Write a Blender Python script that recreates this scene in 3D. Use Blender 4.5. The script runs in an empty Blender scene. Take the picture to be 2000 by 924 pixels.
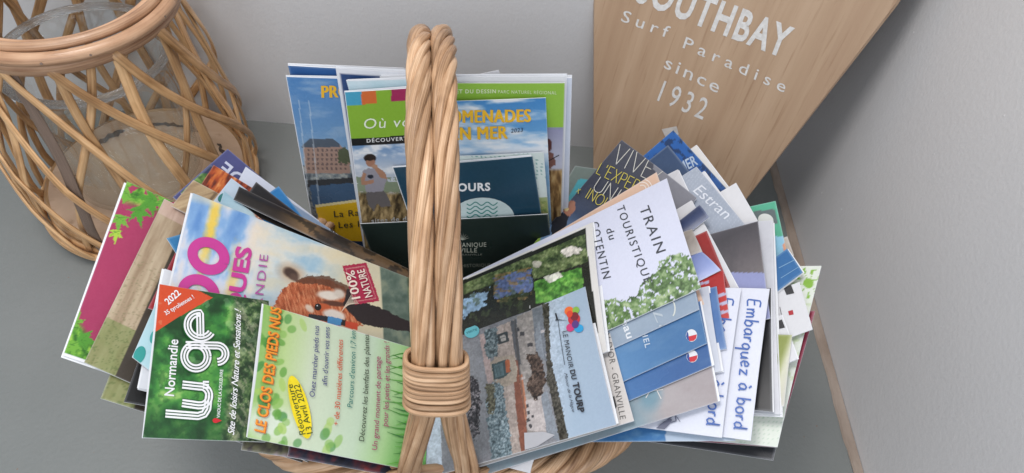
import bpy, math, random
import numpy as np
from math import sin, cos, pi, radians, sqrt, hypot, atan2

# ------------------------------------------------------------------ camera, light, exposure
scene = bpy.context.scene
FPX = 1350.0
PITCH, ROLL, YAW = radians(52.0), radians(-7.35), radians(4.05)
Fw = np.array([sin(YAW)*cos(PITCH), cos(YAW)*cos(PITCH), -sin(PITCH)])
R0 = np.array([cos(YAW), -sin(YAW), 0.0]); D0 = np.cross(Fw, R0)
Rt = cos(ROLL)*R0 + sin(ROLL)*D0
Dn = -sin(ROLL)*R0 + cos(ROLL)*D0
CAM = np.array([0.0, 0.0, 0.62])
from mathutils import Matrix, Vector
cd = bpy.data.cameras.new('camera'); co = bpy.data.objects.new('camera', cd)
scene.collection.objects.link(co)
m = Matrix(((Rt[0], -Dn[0], -Fw[0], CAM[0]), (Rt[1], -Dn[1], -Fw[1], CAM[1]), (Rt[2], -Dn[2], -Fw[2], CAM[2]), (0, 0, 0, 1)))
co.matrix_world = m
cd.sensor_width = 36; cd.lens = FPX/2000*36; cd.clip_start = .01; cd.clip_end = 50
scene.camera = co
world = bpy.data.worlds.new('World'); scene.world = world; world.use_nodes = True
bg = world.node_tree.nodes['Background']; bg.inputs[0].default_value = (.85, .92, 1.0, 1); bg.inputs[1].default_value = .74
def area(name, loc, target, sx, sy, power, col):
    l = bpy.data.lights.new(name, 'AREA'); l.shape = 'RECTANGLE'; l.size = sx; l.size_y = sy; l.energy = power; l.color = col
    o = bpy.data.objects.new(name, l); scene.collection.objects.link(o); o.location = loc
    o.rotation_euler = (Vector(target)-Vector(loc)).to_track_quat('-Z', 'Y').to_euler()
area('window_light', (-.34, .27, 1.40), (.02, .42, .12), .40, .34, 8.8, (1.0, .965, .93))
area('room_fill', (-.05, -.78, 1.05), (.1, .5, .08), 1.3, .7, 8.5, (.93, .96, 1.0))  # added frontal fill lamp, stands in for light bounced off the room
scene.view_settings.view_transform = 'Standard'; scene.view_settings.look = 'None'
scene.view_settings.exposure = 0.0; scene.view_settings.gamma = 1.0
scene.render.engine = 'CYCLES'

# ------------------------------------------------------------------ geometry helpers
def ray(px, py):
    px = np.asarray(px, float); py = np.asarray(py, float)
    return Fw + (px[..., None]-1000)/FPX*Rt + (py[..., None]-462)/FPX*Dn
def on_plane(px, py, P0, n):
    d = ray(px, py)
    return CAM + d*(((P0-CAM) @ n)/(d @ n))[..., None]
def proj(P):
    v = P-CAM; w = v @ Fw
    return 1000+FPX*(v @ Rt)/w, 462+FPX*(v @ Dn)/w
def nrm(a): a = np.asarray(a, float); return a/np.linalg.norm(a)
def srgb(c):
    c = np.asarray(c, float)
    return np.where(c <= .04045, c/12.92, ((c+.055)/1.055)**2.4)

def mesh_obj(name, verts, faces, mat, parent=None, smooth=False, uv=None, cols=None):
    me = bpy.data.meshes.new(name)
    verts = np.asarray(verts, np.float32).reshape(-1, 3)
    if isinstance(faces, np.ndarray):
        nf = len(faces); k = faces.shape[1]
        me.vertices.add(len(verts)); me.vertices.foreach_set('co', verts.ravel())
        me.loops.add(nf*k); me.loops.foreach_set('vertex_index', faces.ravel().astype(np.int32))
        me.polygons.add(nf); me.polygons.foreach_set('loop_start', np.arange(0, nf*k, k, dtype=np.int32))
        me.update(calc_edges=True)
    else:
        me.from_pydata(verts.tolist(), [], faces)
    if smooth: me.polygons.foreach_set('use_smooth', np.ones(len(me.polygons), bool))
    if uv is not None:
        l = me.uv_layers.new(name='UVMap')
        vi = np.empty(len(me.loops), np.int32); me.loops.foreach_get('vertex_index', vi)
        l.data.foreach_set('uv', np.asarray(uv, np.float32)[vi].ravel())
    if cols is not None:
        a = me.color_attributes.new('print', 'FLOAT_COLOR', 'POINT')
        c4 = np.ones((len(verts), 4), np.float32); c4[:, :3] = cols
        a.data.foreach_set('color', c4.ravel())
    for mm in (mat if isinstance(mat, (list, tuple)) else [mat]): me.materials.append(mm)
    o = bpy.data.objects.new(name, me); scene.collection.objects.link(o)
    if parent is not None: o.parent = parent
    return o
def tag(o, label=None, cat=None, group=None, kind=None):
    if label: o['label'] = label
    if cat: o['category'] = cat
    if group: o['group'] = group
    if kind: o['kind'] = kind
    return o
def sweep(path, ups, sec, closed=False, scale=None):
    """sweep a closed 2D section along a path; sec x = side, y = up"""
    P = np.asarray(path, float); U = np.asarray(ups, float); n = len(P); k = len(sec)
    if closed: T = np.roll(P, -1, 0)-np.roll(P, 1, 0)
    else: T = np.gradient(P, axis=0)
    T /= np.linalg.norm(T, axis=1)[:, None]
    S = np.cross(T, U); S /= np.linalg.norm(S, axis=1)[:, None]; U = np.cross(S, T)
    sec = np.asarray(sec, float); sc = np.ones(n) if scale is None else np.asarray(scale)
    V = P[:, None]+(S[:, None]*sec[None, :, 0, None]+U[:, None]*sec[None, :, 1, None])*sc[:, None, None]
    d = np.r_[0, np.cumsum(np.linalg.norm(np.diff(P, axis=0), axis=1))]
    uv = np.stack([np.repeat(d, k), np.tile(np.arange(k)/k, n)], 1)
    f = []
    m_ = n if closed else n-1
    i = np.arange(m_)[:, None]; j = np.arange(k)[None]
    a = i*k+j; b = i*k+(j+1) % k; c = ((i+1) % n)*k+(j+1) % k; e = ((i+1) % n)*k+j
    f = np.stack([a, b, c, e], -1).reshape(-1, 4)
    fl = [tuple(q) for q in f.tolist()]
    if not closed: fl += [tuple(range(k-1, -1, -1)), tuple(range((n-1)*k, n*k))]
    return V.reshape(-1, 3), fl, uv
def circ_sec(r, k=8): return [(r*cos(2*pi*i/k), r*sin(2*pi*i/k)) for i in range(k)]
def flat_sec(w, t): return [(w*cos(a)*(.9 if abs(cos(a)) < .8 else 1), t*sin(a)) for a in [2*pi*i/10 for i in range(10)]]
class Acc:
    def __init__(s): s.v = []; s.f = []; s.uv = []; s.n = 0
    def add(s, v, f, uv=None):
        s.v.append(np.asarray(v)); s.f += [tuple(int(i)+s.n for i in q) for q in f]; s.n += len(v)
        s.uv.append(np.asarray(uv) if uv is not None else np.zeros((len(v), 2)))
    def obj(s, name, mat, parent=None, smooth=False):
        return mesh_obj(name, np.concatenate(s.v), s.f, mat, parent, smooth, uv=np.concatenate(s.uv))
def box(c, s, ax=None):
    ax = np.eye(3) if ax is None else np.asarray(ax)
    v = [np.asarray(c)+(ax[0]*x*s[0]+ax[1]*y*s[1]+ax[2]*z*s[2])/2 for x in (-1, 1) for y in (-1, 1) for z in (-1, 1)]
    return v, [(0, 1, 3, 2), (4, 6, 7, 5), (0, 4, 5, 1), (2, 3, 7, 6), (0, 2, 6, 4), (1, 5, 7, 3)]

# ------------------------------------------------------------------ materials
def newmat(name):
    mt = bpy.data.materials.new(name); mt.use_nodes = True; nt = mt.node_tree
    return mt, nt, nt.nodes['Principled BSDF']
def N(nt, t, **k):
    n = nt.nodes.new(t)
    for a, b in k.items():
        if a in n.inputs: n.inputs[a].default_value = b
        else: setattr(n, a, b)
    return n
def noise_mat(name, c0, c1, scale, rough, bump=0, bscale=200, stretch=(1, 1, 1), coords='Object', detail=4, rand=0, spec=.5):
    mt, nt, p = newmat(name); L = nt.links.new
    tc = N(nt, 'ShaderNodeTexCoord'); mp = N(nt, 'ShaderNodeMapping'); mp.inputs['Scale'].default_value = stretch
    L(tc.outputs[coords], mp.inputs[0])
    no = N(nt, 'ShaderNodeTexNoise', Scale=scale, Detail=detail); L(mp.outputs[0], no.inputs['Vector'])
    r = N(nt, 'ShaderNodeValToRGB'); r.color_ramp.elements[0].color = (*c0, 1); r.color_ramp.elements[1].color = (*c1, 1)
    r.color_ramp.elements[0].position = .3; r.color_ramp.elements[1].position = .7
    L(no.outputs['Fac'], r.inputs[0]); out = r.outputs[0]
    if rand:
        oi = N(nt, 'ShaderNodeObjectInfo'); hs = N(nt, 'ShaderNodeHueSaturation')
        mr = N(nt, 'ShaderNodeMapRange'); mr.inputs[3].default_value = 1-rand; mr.inputs[4].default_value = 1+rand
        L(oi.outputs['Random'], mr.inputs[0]); L(mr.outputs[0], hs.inputs['Value']); L(out, hs.inputs['Color']); out = hs.outputs[0]
        ad = N(nt, 'ShaderNodeVectorMath', operation='ADD'); L(tc.outputs[coords], ad.inputs[0]); L(oi.outputs['Random'], ad.inputs[1]); L(ad.outputs[0], mp.inputs[0])
    L(out, p.inputs['Base Color']); p.inputs['Roughness'].default_value = rough; p.inputs['Specular IOR Level'].default_value = spec
    if bump:
        n2 = N(nt, 'ShaderNodeTexNoise', Scale=bscale, Detail=3); L(mp.outputs[0], n2.inputs['Vector'])
        b = N(nt, 'ShaderNodeBump', Strength=bump, Distance=.001); L(n2.outputs['Fac'], b.inputs['Height']); L(b.outputs[0], p.inputs['Normal'])
    return mt
M = {}
M['wall'] = noise_mat('painted_wall', (.585, .58, .59), (.635, .625, .63), 3, .5, .25, 260)
M['surface'] = noise_mat('grey_painted_surface', (.168, .180, .174), (.208, .218, .213), 5, .5, .4, 240)
M['gap'] = noise_mat('bare_brown_strip', (.25, .19, .15), (.40, .33, .28), 60, .8, .8, 300, stretch=(1, .3, 1))
def cane(name, dark, mid, light, rand, rough=.38, fibre=26):
    mt, nt, p = newmat(name); L = nt.links.new
    tc = N(nt, 'ShaderNodeTexCoord'); oi = N(nt, 'ShaderNodeObjectInfo')
    ad = N(nt, 'ShaderNodeVectorMath', operation='ADD'); L(tc.outputs['UV'], ad.inputs[0]); L(oi.outputs['Random'], ad.inputs[1])
    def no(sx, sy, det=3, dist=0):
        mp = N(nt, 'ShaderNodeMapping'); mp.inputs['Scale'].default_value = (sx, sy, 1); L(ad.outputs[0], mp.inputs[0])
        n = N(nt, 'ShaderNodeTexNoise', Scale=1, Detail=det, Distortion=dist); L(mp.outputs[0], n.inputs['Vector']); return n.outputs['Fac']
    f = no(9, fibre, 3); bl = no(38, 2.5, 4, .4); big = no(9, 1, 2)
    a1 = N(nt, 'ShaderNodeMath', operation='ADD'); L(f, a1.inputs[0]); L(bl, a1.inputs[1])
    a2 = N(nt, 'ShaderNodeMath', operation='ADD'); L(a1.outputs[0], a2.inputs[0]); L(big, a2.inputs[1])
    a3 = N(nt, 'ShaderNodeMath', operation='DIVIDE'); L(a2.outputs[0], a3.inputs[0]); a3.inputs[1].default_value = 3
    r = N(nt, 'ShaderNodeValToRGB'); e = r.color_ramp.elements; e[0].position = .36; e[0].color = (*dark, 1); e[1].position = .62; e[1].color = (*light, 1)
    k = e.new(.49); k.color = (*mid, 1); L(a3.outputs[0], r.inputs[0])
    hs = N(nt, 'ShaderNodeHueSaturation'); mr = N(nt, 'ShaderNodeMapRange'); mr.inputs[3].default_value = 1-rand; mr.inputs[4].default_value = 1+rand
    L(oi.outputs['Random'], mr.inputs[0]); L(mr.outputs[0], hs.inputs['Value']); L(r.outputs[0], hs.inputs['Color']); L(hs.outputs[0], p.inputs['Base Color'])
    b = N(nt, 'ShaderNodeBump', Strength=.55, Distance=.0012); L(a1.outputs[0], b.inputs['Height']); L(b.outputs[0], p.inputs['Normal'])
    p.inputs['Roughness'].default_value = rough; p.inputs['Specular IOR Level'].default_value = .5
    return mt
M['rod'] = cane('willow_rod', (.19, .095, .045), (.43, .255, .14), (.65, .445, .285), .17)
M['rattan'] = cane('rattan_slat', (.25, .12, .045), (.54, .31, .145), (.74, .47, .245), .25, .32, 14)
M['rattan_dark'] = noise_mat('grey_brown_slat', (.16, .11, .085), (.27, .19, .145), 60, .5, .6, 600, stretch=(.4, 1, 1), coords='UV')
M['rim'] = cane('rattan_rim', (.26, .125, .065), (.46, .265, .155), (.60, .38, .24), .12, .30, 16)
M['paper'] = noise_mat('white_paper', (.70, .71, .74), (.76, .77, .80), 30, .6)
# printed paper: the print is a colour attribute of the sheet
mt, nt, p = newmat('printed_paper'); at = N(nt, 'ShaderNodeAttribute'); at.attribute_name = 'print'
nt.links.new(at.outputs['Color'], p.inputs['Base Color'])
tc = N(nt, 'ShaderNodeTexCoord'); no = N(nt, 'ShaderNodeTexNoise', Scale=18, Detail=3); nt.links.new(tc.outputs['Object'], no.inputs['Vector'])
mr = N(nt, 'ShaderNodeMapRange'); mr.inputs[3].default_value = .14; mr.inputs[4].default_value = .42
oi = N(nt, 'ShaderNodeObjectInfo'); ad = N(nt, 'ShaderNodeMath', operation='MULTIPLY_ADD'); ad.inputs[1].default_value = .9; ad.inputs[2].default_value = -.2; nt.links.new(oi.outputs['Random'], ad.inputs[0]); a2 = N(nt, 'ShaderNodeMath', operation='ADD'); nt.links.new(ad.outputs[0], a2.inputs[0]); nt.links.new(no.outputs['Fac'], a2.inputs[1]); nt.links.new(a2.outputs[0], mr.inputs[0]); nt.links.new(mr.outputs[0], p.inputs['Roughness'])
b = N(nt, 'ShaderNodeBump', Strength=.25, Distance=.002); nt.links.new(no.outputs['Fac'], b.inputs['Height']); nt.links.new(b.outputs[0], p.inputs['Normal'])
p.inputs['Specular IOR Level'].default_value = .42
M['print'] = mt
_ink = {}
PG = .84
def ink(c):
    k = tuple(round(x, 3) for x in c)
    if k not in _ink:
        l = np.minimum(srgb(k)*PG, .85)
        _ink[k] = noise_mat('ink_%d_%d_%d' % tuple(int(255*x) for x in k), tuple(l*.95), tuple(np.minimum(l*1.05, .86)), 80, .35)
    return _ink[k]
# thin clear glass
mt, nt, p = newmat('clear_glass_wall'); nt.nodes.remove(p)
lw = N(nt, 'ShaderNodeLayerWeight', Blend=.5); pw = N(nt, 'ShaderNodeMath', operation='POWER'); pw.inputs[1].default_value = 3.5; nt.links.new(lw.outputs['Facing'], pw.inputs[0]); fr = N(nt, 'ShaderNodeMath', operation='MULTIPLY_ADD'); fr.inputs[1].default_value = .8; fr.inputs[2].default_value = .06; nt.links.new(pw.outputs[0], fr.inputs[0]); gl = N(nt, 'ShaderNodeBsdfGlossy'); gl.inputs['Roughness'].default_value = .02
tr = N(nt, 'ShaderNodeBsdfTransparent'); tr.inputs[0].default_value = (.965, .975, .97, 1); mx = N(nt, 'ShaderNodeMixShader')
no = N(nt, 'ShaderNodeTexNoise', Scale=14, Detail=2); bu = N(nt, 'ShaderNodeBump', Strength=.06, Distance=.003)
nt.links.new(no.outputs['Fac'], bu.inputs['Height']); nt.links.new(bu.outputs[0], gl.inputs['Normal'])
nt.links.new(fr.outputs[0], mx.inputs[0]); nt.links.new(tr.outputs[0], mx.inputs[1]); nt.links.new(gl.outputs[0], mx.inputs[2])
nt.links.new(mx.outputs[0], nt.nodes['Material Output'].inputs[0]); M['glass'] = mt
mt, nt, p = newmat('rippled_glass_floor'); nt.nodes.remove(p)
gl = N(nt, 'ShaderNodeBsdfGlossy'); gl.inputs['Roughness'].default_value = .08; tr = N(nt, 'ShaderNodeBsdfTransparent'); tr.inputs[0].default_value = (.95, .965, .96, 1); mx = N(nt, 'ShaderNodeMixShader'); mx.inputs[0].default_value = .10
no = N(nt, 'ShaderNodeTexNoise', Scale=28, Detail=1, Distortion=1.5); bu = N(nt, 'ShaderNodeBump', Strength=.6, Distance=.012)
nt.links.new(no.outputs['Fac'], bu.inputs['Height']); nt.links.new(bu.outputs[0], gl.inputs['Normal']); nt.links.new(tr.outputs[0], mx.inputs[1]); nt.links.new(gl.outputs[0], mx.inputs[2])
nt.links.new(mx.outputs[0], nt.nodes['Material Output'].inputs[0]); M['glass_floor'] = mt
mt, nt, p = newmat('thick_glass_lip'); p.inputs['Transmission Weight'].default_value = 1; p.inputs['Roughness'].default_value = .06; p.inputs['IOR'].default_value = 1.48
p.inputs['Base Color'].default_value = (.93, .96, .97, 1)
no = N(nt, 'ShaderNodeTexNoise', Scale=60, Detail=2); bu = N(nt, 'ShaderNodeBump', Strength=.4, Distance=.003)
nt.links.new(no.outputs['Fac'], bu.inputs['Height']); nt.links.new(bu.outputs[0], p.inputs['Normal']); M['lip'] = mt
# board wood with long grain
def wood(name, c0, c1, c2, axis_scale):
    mt, nt, p = newmat(name); L = nt.links.new
    tc = N(nt, 'ShaderNodeTexCoord'); mp = N(nt, 'ShaderNodeMapping'); mp.inputs['Scale'].default_value = axis_scale; L(tc.outputs['UV'], mp.inputs[0])
    n1 = N(nt, 'ShaderNodeTexNoise', Scale=1, Detail=6, Roughness=.6, Distortion=.6); L(mp.outputs[0], n1.inputs['Vector'])
    r = N(nt, 'ShaderNodeValToRGB'); e = r.color_ramp.elements; e[0].color = (*c0, 1); e[0].position = .30; e[1].color = (*c2, 1); e[1].position = .72
    k = r.color_ramp.elements.new(.5); k.color = (*c1, 1); L(n1.outputs['Fac'], r.inputs[0])
    mp2 = N(nt, 'ShaderNodeMapping'); mp2.inputs['Scale'].default_value = tuple(a*6 for a in axis_scale); L(tc.outputs['UV'], mp2.inputs[0])
    n2 = N(nt, 'ShaderNodeTexNoise', Scale=1, Detail=4); L(mp2.outputs[0], n2.inputs['Vector'])
    r2 = N(nt, 'ShaderNodeValToRGB'); r2.color_ramp.elements[0].position = .28; r2.color_ramp.elements[0].color = (.74, .66, .6, 1); r2.color_ramp.elements[1].position = .42
    L(n2.outputs['Fac'], r2.inputs[0]); mx = N(nt, 'ShaderNodeMix', data_type='RGBA', blend_type='MULTIPLY'); mx.inputs[0].default_value = .8
    L(r.outputs[0], mx.inputs[6]); L(r2.outputs[0], mx.inputs[7]); L(mx.outputs[2], p.inputs['Base Color'])
    b = N(nt, 'ShaderNodeBump', Strength=.3, Distance=.001); L(n2.outputs['Fac'], b.inputs['Height']); L(b.outputs[0], p.inputs['Normal'])
    p.inputs['Roughness'].default_value = .45
    return mt
M['board'] = wood('pale_board_wood', (.39, .255, .165), (.435, .297, .195), (.49, .345, .235), (46, 2.2, 1))
M['disc'] = wood('thin_veneer_disc', (.44, .29, .19), (.56, .39, .27), (.68, .51, .37), (9, 14, 1))
M['scorch'] = noise_mat('dark_scorch', (.04, .03, .025), (.12, .08, .06), 200, .7)
M['white_ink'] = noise_mat('white_board_ink', (.58, .56, .54), (.74, .73, .72), 300, .5)
M['tape'] = noise_mat('milky_tape', (.55, .52, .5), (.66, .63, .6), 200, .4)
# ------------------------------------------------------------------ setting: walls, surface, brown strip
def slab(name, x0, x1, y0, y1, z0, z1, mat, label, nx=1):
    v, f = box(((x0+x1)/2, (y0+y1)/2, (z0+z1)/2), (x1-x0, y1-y0, z1-z0))
    o = mesh_obj(name, v, f, mat); o['kind'] = 'structure'; o['label'] = label; return o
BY, RX = .637, .372
slab('surface', -1.6, .3625, -.5, BY, -.04, 0, M['surface'], 'grey painted ledge surface under the basket and lantern')
slab('wall_back', -1.6, RX+.12, BY, BY+.12, -.04, 1.6, M['wall'], 'pale grey painted wall behind the centre leaflets')
slab('wall_right', RX, RX+.12, -.5, BY-.0005, -.04, 1.6, M['wall'], 'pale grey painted wall right of the wooden board')
# brown unpainted joint strip with a ragged edge
rg = random.Random(4); a = Acc(); n = 120
ys = np.linspace(-.5, BY-.0006, n); V = []; F = []
for i, yy in enumerate(ys):
    e = .3612+.0011*rg.random()+.0006*sin(yy*60)
    V += [(e, yy, .0004), (e+.0016, yy, .0022), (RX-.0006, yy, .0026)]
for i in range(n-1):
    for k in (0, 1): q = i*3+k; F.append((q, q+1, q+4, q+3))
o = mesh_obj('joint_strip', V, F, M['gap']); o['kind'] = 'structure'; o['label'] = 'bare brown joint strip between grey surface and right wall'
# small paint specks on the walls and surface
V = []; F = []
def speck(c, n_, r):
    n_ = nrm(n_); s = nrm(np.cross(n_, [.3, .5, .8])); t = np.cross(n_, s); b0 = len(V)
    for k in range(7): V.append(np.asarray(c)+(s*cos(k*.9)+t*sin(k*.9))*r*rg.uniform(.7, 1.2))
    V.append(np.asarray(c)+n_*r*.5)
    for k in range(7): F.append((b0+k, b0+(k+1) % 7, b0+7))
for k in range(26): speck((RX, rg.uniform(-.05, .6), rg.uniform(.03, .4)), (-1, 0, 0), rg.uniform(.0005, .0013))
for k in range(10): speck((rg.uniform(-.3, .1), BY, rg.uniform(.02, .25)), (0, -1, 0), rg.uniform(.0005, .001))
o = mesh_obj('paint_specks', V, F, M['wall'], smooth=True); o['kind'] = 'stuff'; o['label'] = 'tiny paint grains stuck on the grey walls'
V.clear(); F.clear()
for k in range(12): speck((rg.uniform(.24, .35), rg.uniform(.2, .36), 0), (0, 0, 1), rg.uniform(.0004, .0009))
for k in range(14): speck((rg.uniform(-.42, -.2), rg.uniform(.15, .6), 0), (0, 0, 1), rg.uniform(.0003, .0008))
o = mesh_obj('dirt_specks', V, F, M['rattan_dark'], smooth=True); o['kind'] = 'stuff'; o['label'] = 'dark crumbs of dirt on the grey surface'

# ------------------------------------------------------------------ text helper
_tc = {}
def glyphs(s, off=0.0, shear=0.0, space=1.0):
    k = (s, off, shear, space)
    if k in _tc: return _tc[k]
    cu = bpy.data.curves.new('t', 'FONT'); cu.body = s; cu.offset = off; cu.shear = shear; cu.space_character = space; cu.resolution_u = 3
    ob = bpy.data.objects.new('t', cu); me = ob.to_mesh()
    v = np.array([tuple(x.co)[:2] for x in me.vertices]) if len(me.vertices) else np.zeros((0, 2))
    f = [tuple(q.vertices) for q in me.polygons]
    ob.to_mesh_clear(); bpy.data.objects.remove(ob); bpy.data.curves.remove(cu)
    _tc[k] = (v, f); return _tc[k]
def place_text(s, a, b, h, off=0., shear=0., space=1., up=None):
    """2D verts: baseline from a to b (image-like coordinates, y down), cap height h"""
    v, f = glyphs(s, off, shear, space)
    if not len(v): return v, f
    x0, x1 = v[:, 0].min(), v[:, 0].max()
    a = np.array(a, float); b = np.array(b, float); e = b-a
    if up is None: g = np.array([e[1], -e[0]])/np.linalg.norm(e)
    else: g = nrm(up)
    X = (v[:, 0]-x0)/(x1-x0); Y = v[:, 1]/.70*h
    return a+X[:, None]*e+Y[:, None]*g, f
def place_ribbon(pts, w, off=0.0, taper=False):
    p = np.asarray(pts, float); t = np.gradient(p, axis=0); t /= np.maximum(np.linalg.norm(t, axis=1), 1e-9)[:, None]
    nn = np.stack([-t[:, 1], t[:, 0]], 1); ww = np.full(len(p), w/2.)
    if taper: ww = ww*np.linspace(1, .15, len(p))
    v = np.concatenate([p+nn*(off-ww)[:, None] if False else p+nn*(off-ww[:, None]), p+nn*(off+ww[:, None])])
    n = len(p); return v, [(i, i+1, n+i+1, n+i) for i in range(n-1)]
def arc(cx, cy, rx, ry, a0, a1, n=14):
    t = np.radians(np.linspace(a0, a1, n)); return [(cx+rx*cos(q), cy+ry*sin(q)) for q in t]
def dens(pts, st=4):
    out = []
    for (x0, y0), (x1, y1) in zip(pts[:-1], pts[1:]):
        k = max(1, int(hypot(x1-x0, y1-y0)/st))
        out += [(x0+(x1-x0)*i/k, y0+(y1-y0)*i/k) for i in range(k)]
    return out+[pts[-1]]

# ------------------------------------------------------------------ the wooden board leaning in the corner
th, ph = radians(27), radians(11)
bx = np.array([cos(th), -sin(th), 0]); bup = np.array([sin(th)*sin(ph), cos(th)*sin(ph), cos(ph)])
bn = nrm(np.cross(bx, bup))     # towards the viewer
P0 = CAM+ray(1157, 150)*((.612)/ray(1157, 150)[1])
def onb(px, py): return on_plane(np.array(float(px)), np.array(float(py)), P0, bn)
q1, q2 = onb(1157, 0), onb(1157, 300); q3, q4 = onb(1762, 0), onb(1462, 385)
def atz_line(a, b, z): return a+(b-a)*(z-a[2])/(b[2]-a[2])
tb = .014
lo = tb*abs(bn[2])+.0005
bl, br = atz_line(q1, q2, lo), atz_line(q3, q4, lo)
edgeL = [atz_line(q1, q2, z) for z in np.linspace(lo, .30, 8)]; edgeR = [atz_line(q3, q4, z) for z in np.linspace(lo, .30, 8)]
# above the frame the outline curves inwards to a rounded nose
cx = (edgeL[-1]+edgeR[-1])/2; hw = np.linalg.norm(edgeR[-1]-edgeL[-1])/2; ax = nrm(edgeR[-1]-edgeL[-1]); upd = nrm(np.cross(bn, ax))
nose = [cx+ax*hw*cos(t)*(1+.06*sin(2*t))+upd*.42*sin(t) for t in np.linspace(0, pi, 26)[1:-1]]
outl = edgeL[::-1]+edgeR+nose      # L down, R up, nose back
outl = np.array(outl); k = len(outl)
def buv(P): return np.stack([(P-P0) @ bx, (P-P0) @ bup], 1)
bev = .003
inner = outl+(outl.mean(0)-outl)/np.linalg.norm(outl.mean(0)-outl, axis=1)[:, None]*bev
V = np.concatenate([inner, outl-bn*bev, outl-bn*(tb-bev), inner-bn*tb])
F = [tuple(range(k))]+[tuple(range(4*k-1, 3*k-1, -1))]
for l in range(3):
    for i in range(k): j = (i+1) % k; F.append((l*k+i, (l+1)*k+i, (l+1)*k+j, l*k+j))
board = mesh_obj('wooden_board', V, F, M['board'], uv=buv(V))
tag(board, 'pale wooden surfboard sign with white lettering leaning in the corner', 'board')
def board_text(name, items, mat):
    a = Acc()
    for v, f in items:
        if len(v): a.add(on_plane(v[:, 0], v[:, 1], P0+bn*.0004, bn), [q for q in f])
    return a.obj(name, mat, board)
bt = [place_text('SOUTHBAY', (1239, 0), (1531, 112), 60, .03, 0, 1.16, up=(.36, -.93)),]
board_text('lettering', bt, M['white_ink'])
board_text('lettering', [place_text('Surf', (1212, 41), (1303, 74), 23, .004, 0, 1.45, up=(.33, -.94)), place_text('Paradise', (1333, 93), (1531, 181), 23, .004, 0, 1.55, up=(.33, -.94))], M['white_ink'])
board_text('lettering', [place_text('since', (1296, 132), (1401, 182), 25, .004, 0, 1.25, up=(.33, -.94))], M['white_ink'])
board_text('lettering', [place_text('1932', (1283, 196), (1372, 234), 42, .004, 0, 1.35, up=(.36, -.93))], M['white_ink'])
# strip of milky tape on the board
tp = [onb(*q)+bn*.0006 for q in [(1293, 252), (1322, 246), (1326, 262), (1302, 272)]]
tag(mesh_obj('tape_strip', tp+[q+bn*.0004 for q in tp], [(3, 2, 1, 0), (4, 5, 6, 7), (0, 1, 5, 4), (1, 2, 6, 5), (2, 3, 7, 6), (3, 0, 4, 7)], M['tape']),
    'small scrap of milky tape stuck low on the wooden board', 'tape')

# ------------------------------------------------------------------ rattan lantern with glass
lan = bpy.data.objects.new('rattan_lantern', None); scene.collection.objects.link(lan)
LC = np.array([-.376, .5185, 0]); lan.location = LC
tag(lan, 'bulbous open rattan lantern with a clear glass cylinder inside', 'lantern')
def prof(z):
    zs = [0, .012, .03, .07, .12, .165, .205, .246]; rs = [.103, .1095, .1130, .1140, .1105, .101, .093, .0875]
    return np.interp(z, zs, rs)
def lring(name, r, z, sec, mat, par=lan, wob=.0006, n=96):
    t = np.linspace(0, 2*pi, n, endpoint=False)
    p = np.stack([(r+wob*np.sin(3*t+r*900))*np.cos(t), (r+wob*np.sin(3*t+r*900))*np.sin(t), z+wob*np.sin(2*t+z*500)], 1)
    v, f, uv = sweep(p, np.tile([0, 0, 1.], (n, 1)), sec, closed=True)
    return mesh_obj(name, v, f, mat, par, True, uv=uv)
def band(w, t, k=12): return [(t*cos(a_)*(1), w*sin(a_)) for a_ in [2*pi*i/k for i in range(k)]]
lring('rim_band', .0910, .2415, band(.0072, .0038), M['rim'])
lring('rim_band', .0945, .2520, circ_sec(.0058, 10), M['rim'])
lring('rim_band', .0860, .2570, circ_sec(.0043, 10), M['rim'])
lring('rim_band', .0800, .2555, circ_sec(.0038, 10), M['rim'])
lring('rim_band', .0845, .2415, band(.0068, .003), M['rim'])
# pins in the rim
for kk in range(18):
    t = 2*pi*kk/18+.1; c = np.array([cos(t)*.1000, sin(t)*.1000, .2520]); nn = np.array([cos(t), sin(t), .2]); nn = nrm(nn)
    s = nrm(np.cross(nn, [0, 0, 1])); u_ = np.cross(nn, s)
    v = [c+(s*cos(a_)+u_*sin(a_))*.0011+nn*h_ for h_ in (-.001, .0006) for a_ in np.linspace(0, 2*pi, 7)[:-1]]
    mesh_obj('pin', v, [tuple(range(6, 12))]+[(i, (i+1) % 6, 6+(i+1) % 6, 6+i) for i in range(6)], M['rattan_dark'], lan)
# base rings and disc
lring('base_ring', .1035, .008, band(.007, .0045), M['rattan'])
lring('base_ring', .1120, .010, band(.0055, .003), M['rattan'])
lring('base_ring', .1020, .021, circ_sec(.0035, 8), M['rattan'])
n = 72; zz = .024
V = [(0, 0, zz)]+[(.1005*cos(t), .1005*sin(t), zz) for t in np.linspace(0, 2*pi, n, endpoint=False)]+[(.1005*cos(t), .1005*sin(t), zz-.004) for t in np.linspace(0, 2*pi, n, endpoint=False)]
F = [(0, 1+i, 1+(i+1) % n) for i in range(n)]+[(1+i, 1+n+i, 1+n+(i+1) % n, 1+(i+1) % n) for i in range(n)]+[tuple(range(2*n, n, -1))]
mesh_obj('base_disc', V, F, M['disc'], lan, uv=np.array(V)[:, :2])
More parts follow.
